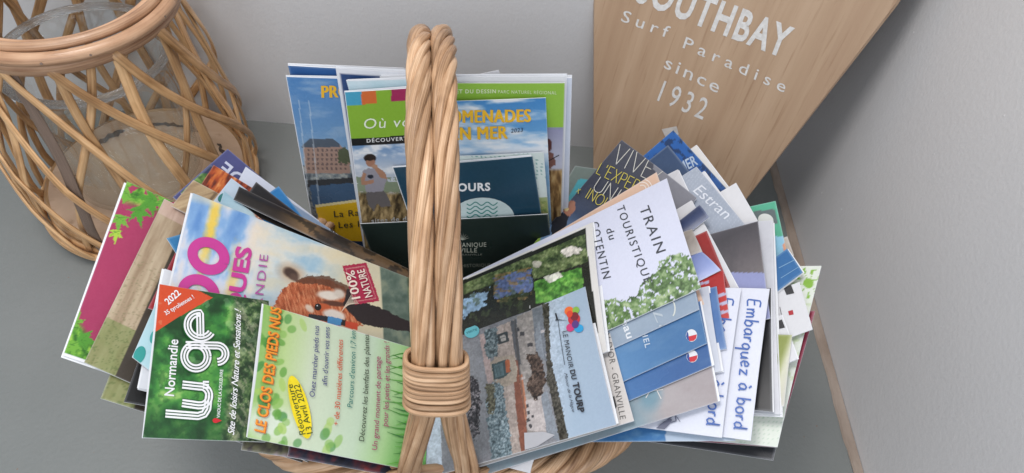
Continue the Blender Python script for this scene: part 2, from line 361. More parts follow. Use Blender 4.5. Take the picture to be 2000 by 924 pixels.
# dark scorch marks on the disc
rg = random.Random(8)
for (t0, t1, rr, w) in [(60, 108, .076, .0045), (10, 40, .080, .003), (128, 165, .078, .006), (190, 205, .074, .0045)]:
    V = []; F = []; ns = 16
    for i in range(ns):
        t = radians(t0+(t1-t0)*i/(ns-1)); w_ = w*rg.uniform(.35, 1)*(1 if 0 < i < ns-1 else .2); r_ = rr+rg.uniform(-.0015, .0015)
        V += [((r_-w_)*cos(t), (r_-w_)*sin(t), zz+.0006), ((r_+w_)*cos(t), (r_+w_)*sin(t), zz+.0006)]
    for i in range(ns-1): F.append((2*i, 2*i+1, 2*i+3, 2*i+2))
    mesh_obj('scorch_mark', V, F, M['scorch'], lan)
# slats
def slat(a0, a1, w, t, mat, inn=0., wv=.0, z0=.006, z1=.243, seed=0):
    n = 30; s = np.linspace(0, 1, n); z = z0+(z1-z0)*s
    ang = a0+(a1-a0)*s+wv*np.sin(s*2*pi+seed)*.05
    r = prof(z)+inn+.0012*np.sin(s*9+seed)
    p = np.stack([r*np.cos(ang), r*np.sin(ang), z], 1); up = np.stack([np.cos(ang), np.sin(ang), 0*ang], 1)
    v, f, uv = sweep(p, up, flat_sec(w, t)); uv[:, 0] += seed*.37
    return mesh_obj('slat', v, f, mat, lan, True, uv=uv)
rg = random.Random(21)
NV = 15
for i in range(NV):
    t = 2*pi*i/NV+.09+rg.uniform(-.06, .06); dk = (i == 11)
    slat(t, t+rg.uniform(-.10, .10), .0056 if dk else rg.uniform(.0040, .0054), .0017, M['rattan_dark'] if dk else M['rattan'], 0., 1, seed=i)
for i in range(13):
    t = 2*pi*i/13+.2+rg.uniform(-.06, .06)
    slat(t+1.30+rg.uniform(-.1, .1), t, rg.uniform(.0040, .0052), .0016, M['rattan'], .0040, 1, seed=i+20)
for i in range(7):
    t = 2*pi*i/7+rg.uniform(-.2, .2)
    slat(t-1.05+rg.uniform(-.2, .2), t, .0036, .002, M['rattan'], -.0040, 1, seed=i+40)
# glass
def lathe(name, prf, mat, par, n=72):
    prf = np.array(prf); t = np.linspace(0, 2*pi, n, endpoint=False); k = len(prf)
    V = np.stack([prf[None, :, 0]*np.cos(t)[:, None], prf[None, :, 0]*np.sin(t)[:, None], np.tile(prf[:, 1], (n, 1))], -1).reshape(-1, 3)
    F = [(i*k+j, ((i+1) % n)*k+j, ((i+1) % n)*k+j+1, i*k+j+1) for i in range(n) for j in range(k-1)]
    return mesh_obj(name, V, F, mat, par, True)
gl = bpy.data.objects.new('glass_cylinder', None); scene.collection.objects.link(gl); gl.location = LC+np.array([-.006, .001, zz+.0012])
tag(gl, 'clear glass cylinder vase standing inside the rattan lantern', 'glass vase')
lathe('glass_wall', [(.060, .002), (.0655, .006), (.0675, .014), (.068, .05), (.0685, .09), (.067, .118), (.0665, .134), (.070, .150), (.0745, .158)], M['glass'], gl)
lathe('glass_wall', [(.0572, .006), (.063, .010), (.0645, .016), (.065, .05), (.0655, .09), (.064, .118), (.0635, .134), (.067, .150), (.0715, .158)], M['glass'], gl)
lathe('glass_base', [(.0001, .0015), (.05, .001), (.0605, .002)], M['glass_floor'], gl)
lathe('glass_base', [(.0001, .0065), (.03, .0055), (.05, .006), (.0578, .007)], M['glass_floor'], gl)
lathe('glass_lip', [(.073+.0042*cos(a_), .1605+.0038*sin(a_)) for a_ in np.linspace(0, 2*pi, 13)], M['lip'], gl)
# ------------------------------------------------------------------ willow basket
AZ = radians(-6.4); hd = np.array([sin(AZ), cos(AZ), 0]); sd = np.array([cos(AZ), -sin(AZ), 0]); UP = np.array([0, 0, 1.])
BC = hd*.3275; BS = np.array([cos(radians(3)), sin(radians(3)), 0]); BH = np.array([-sin(radians(3)), cos(radians(3)), 0]); RZ = .120
bas = bpy.data.objects.new('wicker_basket', None); scene.collection.objects.link(bas); bas.location = BC
tag(bas, 'oval willow basket with a tall twisted double handle holding the leaflets', 'basket')
def oval(t, k=1., z=0.):
    c, s = np.cos(t), np.sin(t); e = np.where(s > 0, 2/1.75, 2/2.8)
    x = .172*np.sign(c)*np.abs(c)**e*k; y = np.where(s > 0, .150, .160)*np.sign(s)*np.abs(s)**e*k
    zf = 1-.27*np.clip((s+.1)/.5, 0, 1)*np.clip(np.abs(c)*1.6, 0, 1)
    return x[:, None]*BS+y[:, None]*BH+(z*zf)[:, None]*UP+np.array([.0115, 0, 0])
def taper(z): return .80+.20*(z/RZ)**.8
# bottom rods
for i in range(11):
    y = -.115+.023*i; w = .165*.74*sqrt(max(.05, 1-(y/.135)**2))
    p = np.array([BS*x+BH*y+UP*.006 for x in np.linspace(-w, w, 5)])
    v, f, uv = sweep(p, np.tile(UP, (5, 1)), circ_sec(.004, 6)); mesh_obj('floor_rod', v, f, M['rod'], bas, True, uv=uv)
NS = 30
for i in range(NS):
    t = np.full(8, 2*pi*(i+.5)/NS); z = np.linspace(.004, RZ, 8)
    p = np.array([oval(t[:1], taper(q), q)[0] for q in z]); v, f, uv = sweep(p, np.tile(sd+hd*.3, (8, 1)), circ_sec(.0026, 6))
    mesh_obj('stake', v, f, M['rod'], bas, True, uv=uv)
nw = 17
for r_ in range(nw):
    z = .007+r_*(RZ-.012)/nw; n = 180; t = np.linspace(0, 2*pi, n, endpoint=False)
    o_ = oval(t, taper(z), z); out = o_.copy(); out[:, 2] = 0; out /= np.linalg.norm(out, axis=1)[:, None]
    p = o_+out*(.0035*np.sin(t*NS/2+pi*(r_ % 2)))[:, None]
    v, f, uv = sweep(p, np.tile(UP, (n, 1)), circ_sec(.0032, 7), closed=True); mesh_obj('weaver', v, f, M['rod'], bas, True, uv=uv)
# rolled border: five rods winding round the rim
for k in range(5):
    n = 420; t = np.linspace(0, 2*pi, n, endpoint=False); o_ = oval(t, 1.0, RZ); out = o_.copy(); out[:, 2] = 0; out /= np.linalg.norm(out, axis=1)[:, None]
    w = t*9+2*pi*k/5
    p = o_+out*(.0066*np.cos(w))[:, None]+UP*(.0066*np.sin(w))[:, None]
    v, f, uv = sweep(p, out*np.cos(w)[:, None]+UP*np.sin(w)[:, None], circ_sec(.0052, 9), closed=True)
    mesh_obj('border_rod', v, f, M['rod'], bas, True, uv=uv)
# handle
HA, HB, HC = .166, .227, .331
def arch(t):
    z = RZ+HB*np.sin(t); h = HC-HA*np.cos(t)
    return h-.3275, z
n = 360; T = np.linspace(-.42, pi+.42, n); hh, zz_ = arch(T)
hh = np.where(T < 0, (HC-HA-.3275)+0*T, np.where(T > pi, (HC+HA-.3275)+0*T, hh)); zz_ = np.where(T < 0, RZ+HB*T, np.where(T > pi, RZ-HB*(T-pi), zz_))
cen = hh[:, None]*hd+zz_[:, None]*UP
ds = np.r_[0, np.cumsum(np.linalg.norm(np.diff(cen, axis=0), axis=1))]
tan = np.gradient(cen, axis=0); tan /= np.linalg.norm(tan, axis=1)[:, None]; rad = np.cross(np.tile(sd, (n, 1)), tan)  # lies in arch plane
tw = np.interp(T, [-.3, .5, .9, 1.35, 1.9, pi+.3], [8, 14, 25, 44, 55, 40]); th_ = np.r_[0, np.cumsum(tw[:-1]*np.diff(ds))]
TW = .53    # wrap position
lat = np.interp(T, [-.42, -.1, .15, TW-.12, TW+.1, pi-.6, pi-.3, pi+.42], [.034, .0255, .0185, .0088, .0075, .0075, .012, .028])
rgh = random.Random(12)
for s_ in (-1, 1):
    ax_ = cen+sd*(s_*lat)[:, None]
    for k in range(7):
        if k == 6: p = ax_; rr = .0032
        else:
            a_ = -th_+2*pi*k/6+(s_ > 0)*.5; fl = 1+.25*np.clip((TW-T)/.4, 0, 1)
            q1_, q2_, q3_ = rgh.uniform(0, 6), rgh.uniform(0, 6), rgh.uniform(.90, 1.1); ro = .0049*(1+.09*np.sin(ds*31+q1_)+.05*np.sin(ds*77+q2_)); a_ = a_+.16*np.sin(ds*22+q2_)
            p = ax_+sd*(ro*fl*np.cos(a_))[:, None]+rad*(ro*np.sin(a_))[:, None]; rr = .0031*q3_
        rr_ = rr*(1+.06*np.sin(ds*40+k*2+s_))
        v, f, uv = sweep(p, rad, circ_sec(1, 10), scale=rr_); uv[:, 0] += k*.7+s_
        mesh_obj('handle_rod', v, f, M['rod'], bas, True, uv=uv)
rg = random.Random(3)
i0 = int(np.argmin(abs(T-TW)))
for w_, (dd, r_) in enumerate([(-.0180, .0021), (-.0133, .0020)]+[(-.0088+.0034*q, .00175) for q in range(7)]+[(.0155, .0016)]):
    c = cen[i0]+tan[i0]*dd; m_ = 60; t = np.linspace(0, 2*pi, m_, endpoint=False)
    dl = np.interp(dd, [-.02, .02], [.0008, 0])
    hw, ht = .0172+dl+r_*.5, .0093+r_*.4
    X = hw*np.sign(np.cos(t))*np.abs(np.cos(t))**.72; Y = ht*np.sign(np.sin(t))*np.abs(np.sin(t))**.72
    tl = rg.uniform(-.0006, .0006)-(.0012 if w_ < 10 else -.0004)
    p = c+sd*X[:, None]+rad[i0]*Y[:, None]+tan[i0]*(tl*X/hw-.0006*np.sin(t))[:, None]
    v, f, uv = sweep(p, np.tile(tan[i0], (m_, 1)), circ_sec(r_, 8), closed=True)
    mesh_obj('binding_cane', v, f, M['rod'], bas, True, uv=uv)

# ------------------------------------------------------------------ printed sheets
rs = np.random.RandomState(5); _ng = [rs.rand(64, 64) for _ in range(8)]
def vnoise(x, y, seed=0):
    g = _ng[seed % 8]; x = x+seed*7.3; y = y+seed*3.1
    xi = np.floor(x).astype(int); yi = np.floor(y).astype(int); fx = x-xi; fy = y-yi
    fx = fx*fx*(3-2*fx); fy = fy*fy*(3-2*fy); g_ = lambda a_, b_: g[a_ % 64, b_ % 64]
    return (g_(xi, yi)*(1-fx)+g_(xi+1, yi)*fx)*(1-fy)+(g_(xi, yi+1)*(1-fx)+g_(xi+1, yi+1)*fx)*fy
def fbm(x, y, seed=0, o=4):
    s = 0; a_ = .5; tot = 0
    for i in range(o): s = s+a_*vnoise(x*2**i, y*2**i, seed+i); tot += a_; a_ *= .55
    return s/tot
class Canvas:
    """one printed sheet; x,y are reference coordinates of the print, u,v run across and down the sheet"""
    def __init__(s, x, y, u, v, base):
        s.x, s.y, s.u, s.v = x, y, u, v; s.rgb = np.ones(x.shape+(3,))*np.array(base); s.q = []
    def mix(s, m, c):
        m = np.clip(m, 0, 1)[..., None]; s.rgb = s.rgb*(1-m)+np.asarray(c)*m
    def half(s, a, b, soft=1.5):      # for a line a->b going down the print: its x+ side
        dx, dy = b[0]-a[0], b[1]-a[1]; L = hypot(dx, dy)
        return np.clip(((s.x-a[0])*dy-(s.y-a[1])*dx)/L/soft+.5, 0, 1)
    def poly(s, pts, c, al=1, rough=0, rs_=8, seed=0):
        X, Y = s.x, s.y
        if rough: X = X+rough*(fbm(X/rs_, Y/rs_, seed)-.5)*2; Y = Y+rough*(fbm(X/rs_, Y/rs_, seed+3)-.5)*2
        ins = np.zeros(X.shape, bool); n = len(pts)
        for i in range(n):
            (x0, y0), (x1, y1) = pts[i], pts[(i+1) % n]
            if y0 == y1: continue
            c_ = ((y0 > Y) != (y1 > Y)) & (X < (x1-x0)*(Y-y0)/(y1-y0)+x0); ins ^= c_
        if c is not None: s.mix(ins*al, c)
        return ins
    def ell(s, cx, cy, rx, ry, c, ang=0, al=1, soft=.12, rough=0, seed=0):
        a = radians(ang); dx, dy = s.x-cx, s.y-cy; X = (dx*cos(a)+dy*sin(a))/rx; Y = (-dx*sin(a)+dy*cos(a))/ry
        d = np.hypot(X, Y)
        if rough: d = d+rough*(fbm(s.x/9, s.y/9, seed)-.5)*2
        m = np.clip((1-d)/soft+.5, 0, 1)
        if c is not None: s.mix(m*al, c)
        return m
    def nz(s, sx, sy=None, seed=0, ang=0, o=4):
        sy = sy or sx; a = radians(ang); X = s.x*cos(a)+s.y*sin(a); Y = -s.x*sin(a)+s.y*cos(a); return fbm(X/sx, Y/sy, seed, o)
    def ramp(s, t, stops):
        t = np.clip(t, 0, 1); ps = [q[0] for q in stops]; return np.stack([np.interp(t, ps, [q[1][k] for q in stops]) for k in range(3)], -1)
    def grad(s, a, b, stops, m=1):
        dx, dy = b[0]-a[0], b[1]-a[1]; t = ((s.x-a[0])*dx+(s.y-a[1])*dy)/(dx*dx+dy*dy)
        m = np.ones(s.x.shape)*m; m = m[..., None]; s.rgb = s.rgb*(1-m)+s.ramp(t, stops)*m
    def foliage(s, m, c0, c1, c2, sc=7, seed=0):
        t = s.nz(sc, sc, seed, 0, 4)*.75+s.nz(sc*.35, sc*.35, seed+2)*.25
        m = np.clip(m, 0, 1)[..., None]; s.rgb = s.rgb*(1-m)+s.ramp((t-.28)/.44, [(0, c0), (.5, c1), (1, c2)])*m
    def detail(s, m, amp=.25, sc=3, seed=4):
        n = (s.nz(sc, sc, seed, 20, 3)-.5)*2*amp+(s.nz(sc*5, sc*5, seed+1)-.5)*amp; s.rgb = np.clip(s.rgb*(1+n*m)[..., None], 0, 1)
    def text(s, t, a, b, h, col, off=.0, shear=0., space=1., up=None): s.q.append((place_text(t, a, b, h, off, shear, space, up), col))
    def ribbon(s, pts, w, col, off=0., taper=False): s.q.append((place_ribbon(dens(pts, 3), w, off, taper), col))
    def shape(s, pts, col): s.q.append(((np.array(pts, float), [tuple(range(len(pts)))]), col))
    def disc(s, cx, cy, rx, ry, col, ang=0): 
        a = radians(ang); s.shape([(cx+rx*cos(t)*cos(a)-ry*sin(t)*sin(a), cy+rx*cos(t)*sin(a)+ry*sin(t)*cos(a)) for t in np.linspace(0, 2*pi, 33)[:-1]], col)
def plane_of(px, py, depth, al, be=0, side=-1):
    P = CAM+ray(px, py)*depth; u_ = np.array([side*cos(al), 0, sin(al)]); v_ = np.array([0, cos(be), sin(be)])
    n_ = nrm(np.cross(v_, u_)) if side < 0 else nrm(np.cross(u_, v_))
    if n_ @ (CAM-P) < 0: n_ = -n_
    return P, n_
LPL = plane_of(850, 760, .53, radians(30), 0, -1)
RPL = plane_of(870, 760, .53, radians(30), 0, 1)
_cn = nrm([-.03, -1, .12]); CPL = (CAM+ray(880, 250)*(.408/ray(880, 250)[1]), _cn)
GRP = {'L': 'leaflets fanned out over the left of the basket', 'C': 'leaflets standing upright behind the handle', 'R': 'leaflets fanned out over the right of the basket'}
def leaflet(side, off, TL, TR, L, label, art=None, base=(.93, .94, .96), step=4.5, toward=None, t=.0009, sheets=0, bow=.0, curl=0., edge=.004, cat='leaflet', name='leaflet'):
    P0_, n_ = {'L': LPL, 'C': CPL, 'R': RPL}[side]; off = off/1000.
    Po = P0_+n_*off
    a = on_plane(np.array(float(TL[0])), np.array(float(TL[1])), Po, n_); b = on_plane(np.array(float(TR[0])), np.array(float(TR[1])), Po, n_)
    W = b-a; up = nrm(np.cross(n_, W)); D = -up
    if toward is not None:
        c = on_plane(np.array(float(toward[0])), np.array(float(toward[1])), Po, n_); D = nrm(c-a)
    D = D*L
    Wl = np.linalg.norm(W); org = a; t = t*.5; bow = bow+{'L': .0042, 'C': .0006, 'R': .0042}[side]+(off*.09 if side != 'C' else 0); curl = curl+({'L': .0035, 'R': .0035}[side]+off*.16 if side != 'C' else .0008)
    def surf(u, v, e=0.):
        bb = bow*4*u*(1-u)+curl*(1-v)**2
        return org+u[..., None]*W+v[..., None]*D+n_*(bb+e)[..., None]
    A2 = np.array([[W @ W, W @ D], [W @ D, D @ D]]); Ai = np.linalg.inv(A2)
    def to_uv(x, y):
        p = on_plane(x, y, Po, n_)-org; k = np.stack([p @ W, p @ D], -1) @ Ai.T; return k[..., 0], k[..., 1]
    root = bpy.data.objects.new(name, None); scene.collection.objects.link(root)
    ctr = org+.5*W+D; root.location = ctr
    tag(root, label, cat, GRP[side])
    # pixels per metre at this depth
    ppm = FPX/((a-CAM) @ Fw)
    nu = int(max(8, min(260, Wl*ppm/step))); nv = int(max(8, min(420, L*ppm/step)))
    u, v = np.meshgrid(np.linspace(0, 1, nu), np.linspace(0, 1, nv))
    P = surf(u, v); x, y = proj(org+u[..., None]*W+v[..., None]*D)
    cv = Canvas(x, y, u, v, base)
    if art: art(cv)
    g_ = cv.rgb @ np.array([.3, .59, .11]); cv.rgb = cv.rgb*.93+g_[..., None]*.07+(cv.nz(2.6, 2.6, 7)-.5)[..., None]*.035
    # white cut edge of the paper
    if edge:
        wr = np.minimum(np.minimum(u, 1-u)*Wl, v*L)
        cv.mix((wr < .0005)*.3, (.88, .89, .92))
    cols = np.minimum(srgb(np.clip(cv.rgb, 0, 1))*PG, .86).reshape(-1, 3)
    i, j = np.meshgrid(np.arange(nv-1), np.arange(nu-1), indexing='ij'); q = (i*nu+j)
    F = np.stack([q, q+nu, q+nu+1, q+1], -1).reshape(-1, 4)
    # sheets are modelled in the leaflet's own frame
    mesh_obj('cover', P.reshape(-1, 3)-ctr, F, M['print'], root, True, cols=cols)
    # paper body behind the cover
    k = 13; uu, vv = np.meshgrid(np.linspace(0, 1, k), np.linspace(0, 1, k))
    f0 = surf(uu, vv, uu*0-.00006); f1 = surf(uu, vv, uu*0-t); V = np.concatenate([f0.reshape(-1, 3), f1.reshape(-1, 3)])-ctr; K = k*k; F = []
    for i in range(k-1):
        for j in range(k-1): q = K+i*k+j; F.append((q, q+1, q+k+1, q+k))
    rim = [j for j in range(k)]+[i*k+k-1 for i in range(1, k)]+[(k-1)*k+j for j in range(k-2, -1, -1)]+[i*k for i in range(k-2, 0, -1)]
    for i in range(len(rim)): p_, r_ = rim[i], rim[(i+1) % len(rim)]; F.append((p_, r_, K+r_, K+p_))
    mesh_obj('paper', V, F, M['paper'], root, False)
    rg_ = random.Random(int(TL[0]*7+TR[1]))
    for s_ in range(sheets):
        du, dv = rg_.uniform(-.010, .012), -rg_.uniform(.001, .007)
        vs = [surf(np.array(uu_), np.array(vv_), np.array(-t-.0004*(s_+1)))-ctr for uu_, vv_ in [(du, dv), (1+du, dv-.004), (1+du, 1+dv), (du, 1+dv)]]
        vs += [q-n_*.0002 for q in vs]
        mesh_obj('inner_page', vs, [(3, 2, 1, 0)[::-1], (7, 6, 5, 4), (0, 1, 5, 4), (1, 2, 6, 5), (2, 3, 7, 6), (3, 0, 4, 7)], M['paper'], root)
    # flat print: lettering and marks, a few hundredths of a millimetre of ink
    acc = {}; e = .00020
    for (vf, col) in cv.q:
        v2, f2 = vf
        if not len(v2): continue
        u_, v_ = to_uv(v2[:, 0], v2[:, 1]); e += .00005
        ok = (u_ > .002) & (u_ < .998) & (v_ > .002) & (v_ < .998)
        if not ok.any(): continue
        u_ = np.clip(u_, .002, .998); v_ = np.clip(v_, .002, .998)
        acc.setdefault((tuple(col), round(e*20000)//4), Acc()).add(surf(u_, v_, u_*0+e)-ctr, [q for q in f2 if ok[list(q)].any()])
    for (col, _), ac in acc.items():
        ac.obj('lettering', ink(col), root)
    return root
# ------------------------------------------------------------------ the prints
def X(h): h = h.lstrip('#'); return tuple(int(h[i:i+2], 16)/255 for i in (0, 2, 4))
WH = X('f2f3f6')
def mleaf(c, cx, cy, r, ang, col, vein=None):
    """maple-like leaf"""
    pts = []
    for k in range(5):
        a = ang+(-100+50*k); rr = r*(1.0 if k == 2 else .82 if k in (1, 3) else .6)
        for da, q in ((-22, .38), (-12, .62), (-9, .55), (0, 1), (9, .58), (13, .64)): pts.append((cx+rr*q*cos(radians(a+da)), cy+rr*q*sin(radians(a+da))))
    pts.append((cx-r*.18*cos(radians(ang)), cy-r*.18*sin(radians(ang))))
    c.poly(pts, col)
    if vein is not None:
        for k in range(5):
            a = radians(ang+(-100+50*k)); c.poly([(cx, cy-.6), (cx+r*.7*cos(a), cy+r*.7*sin(a)), (cx, cy+.8)], vein, .6)

# ---- left fan
def art_pink(c):
    c.rgb[:] = X('b03560'); c.mix((c.nz(60, 60, 1)-.35)*.6, X('9c2a5a'))
    g0, g1, g2 = X('2e6a1c'), X('62a62c'), X('9ccc48')
    c.foliage((c.nz(16, 16, 3) > .42)*c.half((215, 380), (345, 420), 14), g0, g1, g2, 9, 2)
    c.foliage(c.half((232, 745), (122, 572), 12), g0, g1, g2, 9, 5)
    for (x, y, r, a, k) in [(300, 385, 48, 140, 0), (250, 372, 34, 160, 1), (236, 420, 34, 100, 1), (272, 405, 40, 80, 0), (228, 448, 26, 95, 2), (318, 388, 26, 60, 1), (145, 625, 34, -60, 1), (160, 660, 40, 10, 0), (185, 690, 30, -20, 2), (142, 668, 34, 80, 1), (170, 705, 30, 40, 0)]:
        mleaf(c, x, y, r, a, [X('4f9a2a'), X('6fb036'), X('a9cf3c')][k], X('3a7a20'))
    c.mix((c.u < .012), WH)
def art_beige(c):
    t = c.nz(70, 7, 2, -65)
    c.rgb[:] = c.ramp(t, [(0.25, X('9d8468')), (.5, X('b7a184')), (.8, X('c9b699'))])
    w = np.abs(np.sin(c.nz(34, 34, 5)*22)); c.mix((w < .16)*.45*(c.u < .62)*(c.v < .125), X('7d7a52'))
    c.mix((c.v < .125)*(c.u < .24)*(.5+.3*c.nz(20, 20, 6)), X('7c8c4c')); c.mix((c.v < .125)*(w < .2)*.5*(c.u < .24), X('5d6f3a'))
    c.mix((c.v > .125), X('463d33')); c.mix((c.v > .125)*(c.nz(50, 50, 3)-.4)*.8, X('2e2925'))
    c.mix((c.u > .9)*(c.v < .125)*.5, X('d8b4ae'))
def art_black(c):
    c.rgb[:] = X('1d1d1e'); c.mix((c.nz(5, 3, 3) > .66)*.9*((c.u > .45) & (c.u < .75)), X('8f8a2c'))
def flat(col, c2=None, sc=50, seed=1, am=.7):
    def f(c):
        c.rgb[:] = col
        if c2 is not None: c.mix((c.nz(sc, sc, seed)-.3)*1.6*am, c2)
    return f
def art_wood(c):
    t = c.nz(60, 5, 2, -20); c.rgb[:] = c.ramp(t, [(0.2, X('8f7455')), (.5, X('b3966f')), (.8, X('c6ac86'))])
    for k in (.13, .3, .5, .7): c.mix(np.abs(c.v*3-k*3) < .02, X('7b6248'))
def art_fire(c):
    t = c.nz(26, 5, 4, 120); c.rgb[:] = c.ramp((t-.25)*2, [(0, X('5a2010')), (.35, X('a8401a')), (.7, X('cf6a2a')), (1, X('e79a58'))])
def art_DE(c):
    c.rgb[:] = X('4c4f86'); c.mix((c.nz(60, 60, 2)-.3)*.8, X('3b3f70'))
    c.foliage(((c.u > .8) & (c.v > .32))*1., X('2f5a20'), X('5b8b35'), X('8ab64f'), 6)
    c.text('GRANDE', (580, 425), (443, 311), 27, X('c9cde2'), .02, 0, 1.02)
def art_navyphoto(c):
    c.rgb[:] = X('2c3658'); c.foliage((c.y > 335)*1., X('1d3a1a'), X('3f6d2c'), X('83a84d'), 7, 3)
def art_tealcorner(c):
    c.rgb[:] = X('c4d2e2'); c.mix(c.nz(60, 60, 2)*.3, X('a9c6d8')); c.disc(436, 386, 11, 8, X('35807e'), -30)
def art_paleblue(c):
    c.rgb[:] = X('b5d3e2'); c.grad((440, 380), (560, 470), [(0, X('9fc4d6')), (.4, X('c4dde8')), (1, X('8db7cf'))])
    m = c.ell(540, 424, 48, 28, X('a84f2e'), 28)
    s = np.abs(np.sin(c.nz(16, 16, 4)*26)); c.mix(m*(s < .45), X('ecc8a8'))
def art_darkbrown(c):
    c.grad((465, 370), (720, 500), [(0, X('211d1b')), (.3, X('2b221c')), (.55, X('8a6a48')), (.7, X('3a2c22')), (1, X('6b5238'))])
    c.mix((c.nz(30, 14, 3, 30) > .55)*.6, X('1c1917'))
def art_lug_tealbit(c):
    c.rgb[:] = X('b5dbe4'); c.disc(272, 694, 11, 17, X('2f9b94'), 20); c.disc(300, 660, 8, 14, X('48aaa6'), 20)
def art_panda(c):
    n = c.nz(38, 80, 1, 15)
    c.rgb[:] = c.ramp((n-.25)*2, [(0, X('5f90cf')), (.45, X('84aede')), (.7, X('c4cfe4')), (1, X('e6d9cf'))])
    c.mix(c.ell(413, 440, 9, 95, None, 14, soft=1.2, rough=.5)*.95, X('efc94a'))
    c.mix(c.ell(450, 560, 10, 60, None, 8, soft=1.2, rough=.5)*.7, X('ecc65e')); c.mix(c.ell(430, 395, 60, 10, None, 10, soft=1.2)*.6, X('f2dcae'))
    d = c.half((520, 380), (460, 640), 60); c.rgb = c.rgb*(1-d[..., None]*.75)+c.ramp((c.nz(60, 26, 5, 10)-.3)*2.4, [(0, X('a9c5cf')), (.5, X('dad9cb')), (1, X('e7d6ae'))])*d[..., None]*.75
    c.mix(c.half((680, 420), (610, 640), 60)*.8, X('d8c9a4'))
    # animal head in fur colours
    c.foliage(c.half((739, 430), (746, 660), 3)*1., X('4d6055'), X('66776a'), X('86907a'), 22, 4); c.foliage(c.half((795, 430), (799, 660), 8)*1., X('1e2a14'), X('3f5524'), X('75863a'), 7, 4)
    c.mix(c.ell(566, 536, 25, 17, None, 20, soft=.9)*.8, X('c9a27c'))
    hp = [(525, 620), (536, 592), (548, 570), (566, 556), (600, 545), (640, 548), (668, 562), (694, 584), (706, 640), (600, 640)]
    fur = c.poly(hp, None, 1, 3.5, 4); t = c.nz(12, 2.2, 3, 75)
    F = c.ramp((t-.25)*2, [(0, X('8a3f20')), (.5, X('c0603a')), (1, X('dc9468'))]); c.rgb = c.rgb*(1-fur[..., None])+F*fur[..., None]
    c.poly([(574, 552), (600, 540), (640, 543), (672, 558), (700, 582), (690, 590), (660, 570), (620, 558), (590, 558)], X('5a3525'), .8, 4, 4)
    c.mix(c.ell(630, 578, 40, 12, None, 8, soft=1.)*.3, X('6b3a26'))
    c.ell(566, 537, 16, 10, X('4a3630'), 30, rough=.12, soft=.5); c.ell(572, 545, 9, 6, X('5f463c'), 40, soft=.6)
    c.ell(641, 580, 24, 9, X('dccfc2'), 6, rough=.12, soft=.5); c.ell(660, 576, 12, 8, X('cdbfb2'), 30, soft=.7, rough=.1)
    c.ell(602, 606, 10, 6, X('ddc3ae'), 40, rough=.15, soft=.5); c.ell(650, 596, 26, 5, X('5d3426'), 6, soft=.5)
    c.ell(630, 604, 13, 8, X('c0562e'), 10, soft=.4); c.ell(650, 618, 22, 10, X('ddd0c6'), 12, rough=.12, soft=.4)
    c.disc(618, 603, 6.6, 6.8, X('1a1210')); c.disc(616.5, 600.5, 1.3, 1.3, X('c9ccd4'))
    c.poly([(676, 566), (700, 590), (740, 603), (790, 628), (818, 640), (818, 654), (760, 646), (704, 636), (680, 615), (668, 598)], X('2b2224'), 1, 2.5, 6)
    for k in range(10): c.ribbon([(664+k*1.2, 612-k*1.5), (684+k*1.5, 578+k*2)], .7, X('e0cdb8'))
    c.poly([(600, 616), (640, 621), (640, 632), (600, 624)], X('2c2c34')); c.poly([(638, 620), (665, 626), (663, 640), (636, 634)], X('4a90c8')); c.poly([(665, 627), (673, 628), (672, 640), (663, 638)], X('2c2422')); c.poly([(673, 630), (696, 634), (695, 648), (671, 642)], X('d0472a'))
    mg = X('c73a94')
    a = [(x, y) for x, y in arc(404, 504, 26, 35, 0, 360, 50)]
    def ring(cx, cy, rx, ry, w, ang):
        p = []; A_ = radians(ang)
        for t in np.linspace(0, 2*pi, 60): p.append((cx+rx*cos(t)*cos(A_)-ry*sin(t)*sin(A_), cy+rx*cos(t)*sin(A_)+ry*sin(t)*cos(A_)))
        c.ribbon(p, w, mg)
    ring(404, 505, 32, 26, 20, 25); ring(385, 578, 32, 26, 20, 25); ring(366, 652, 32, 26, 20, 25)
    c.text('PARQUES', (449, 716), (489, 489), 30, mg, .035, 0, .98)
    c.text('NORMANDIE', (494, 712), (521, 503), 17, X('b05aa0'), 0, 0, 1.25)
    rd = X('b3284a')
    c.poly([(667, 521), (715, 513), (739, 590), (690, 598)], rd, 1, 1.5, 3); c.poly([(673, 526), (712, 519), (733, 586), (694, 592)], X('d8b9a0'), .55); c.poly([(675, 528), (711, 522), (731, 584), (695, 590)], rd, 1, 1.5, 3)
    c.text('100%', (700, 586), (689, 530), 17, X('f0dcd0'), .015, 0, 1); c.text('NATURE', (724, 582), (709, 527), 15, X('f0dcd0'), .015, 0, 1)
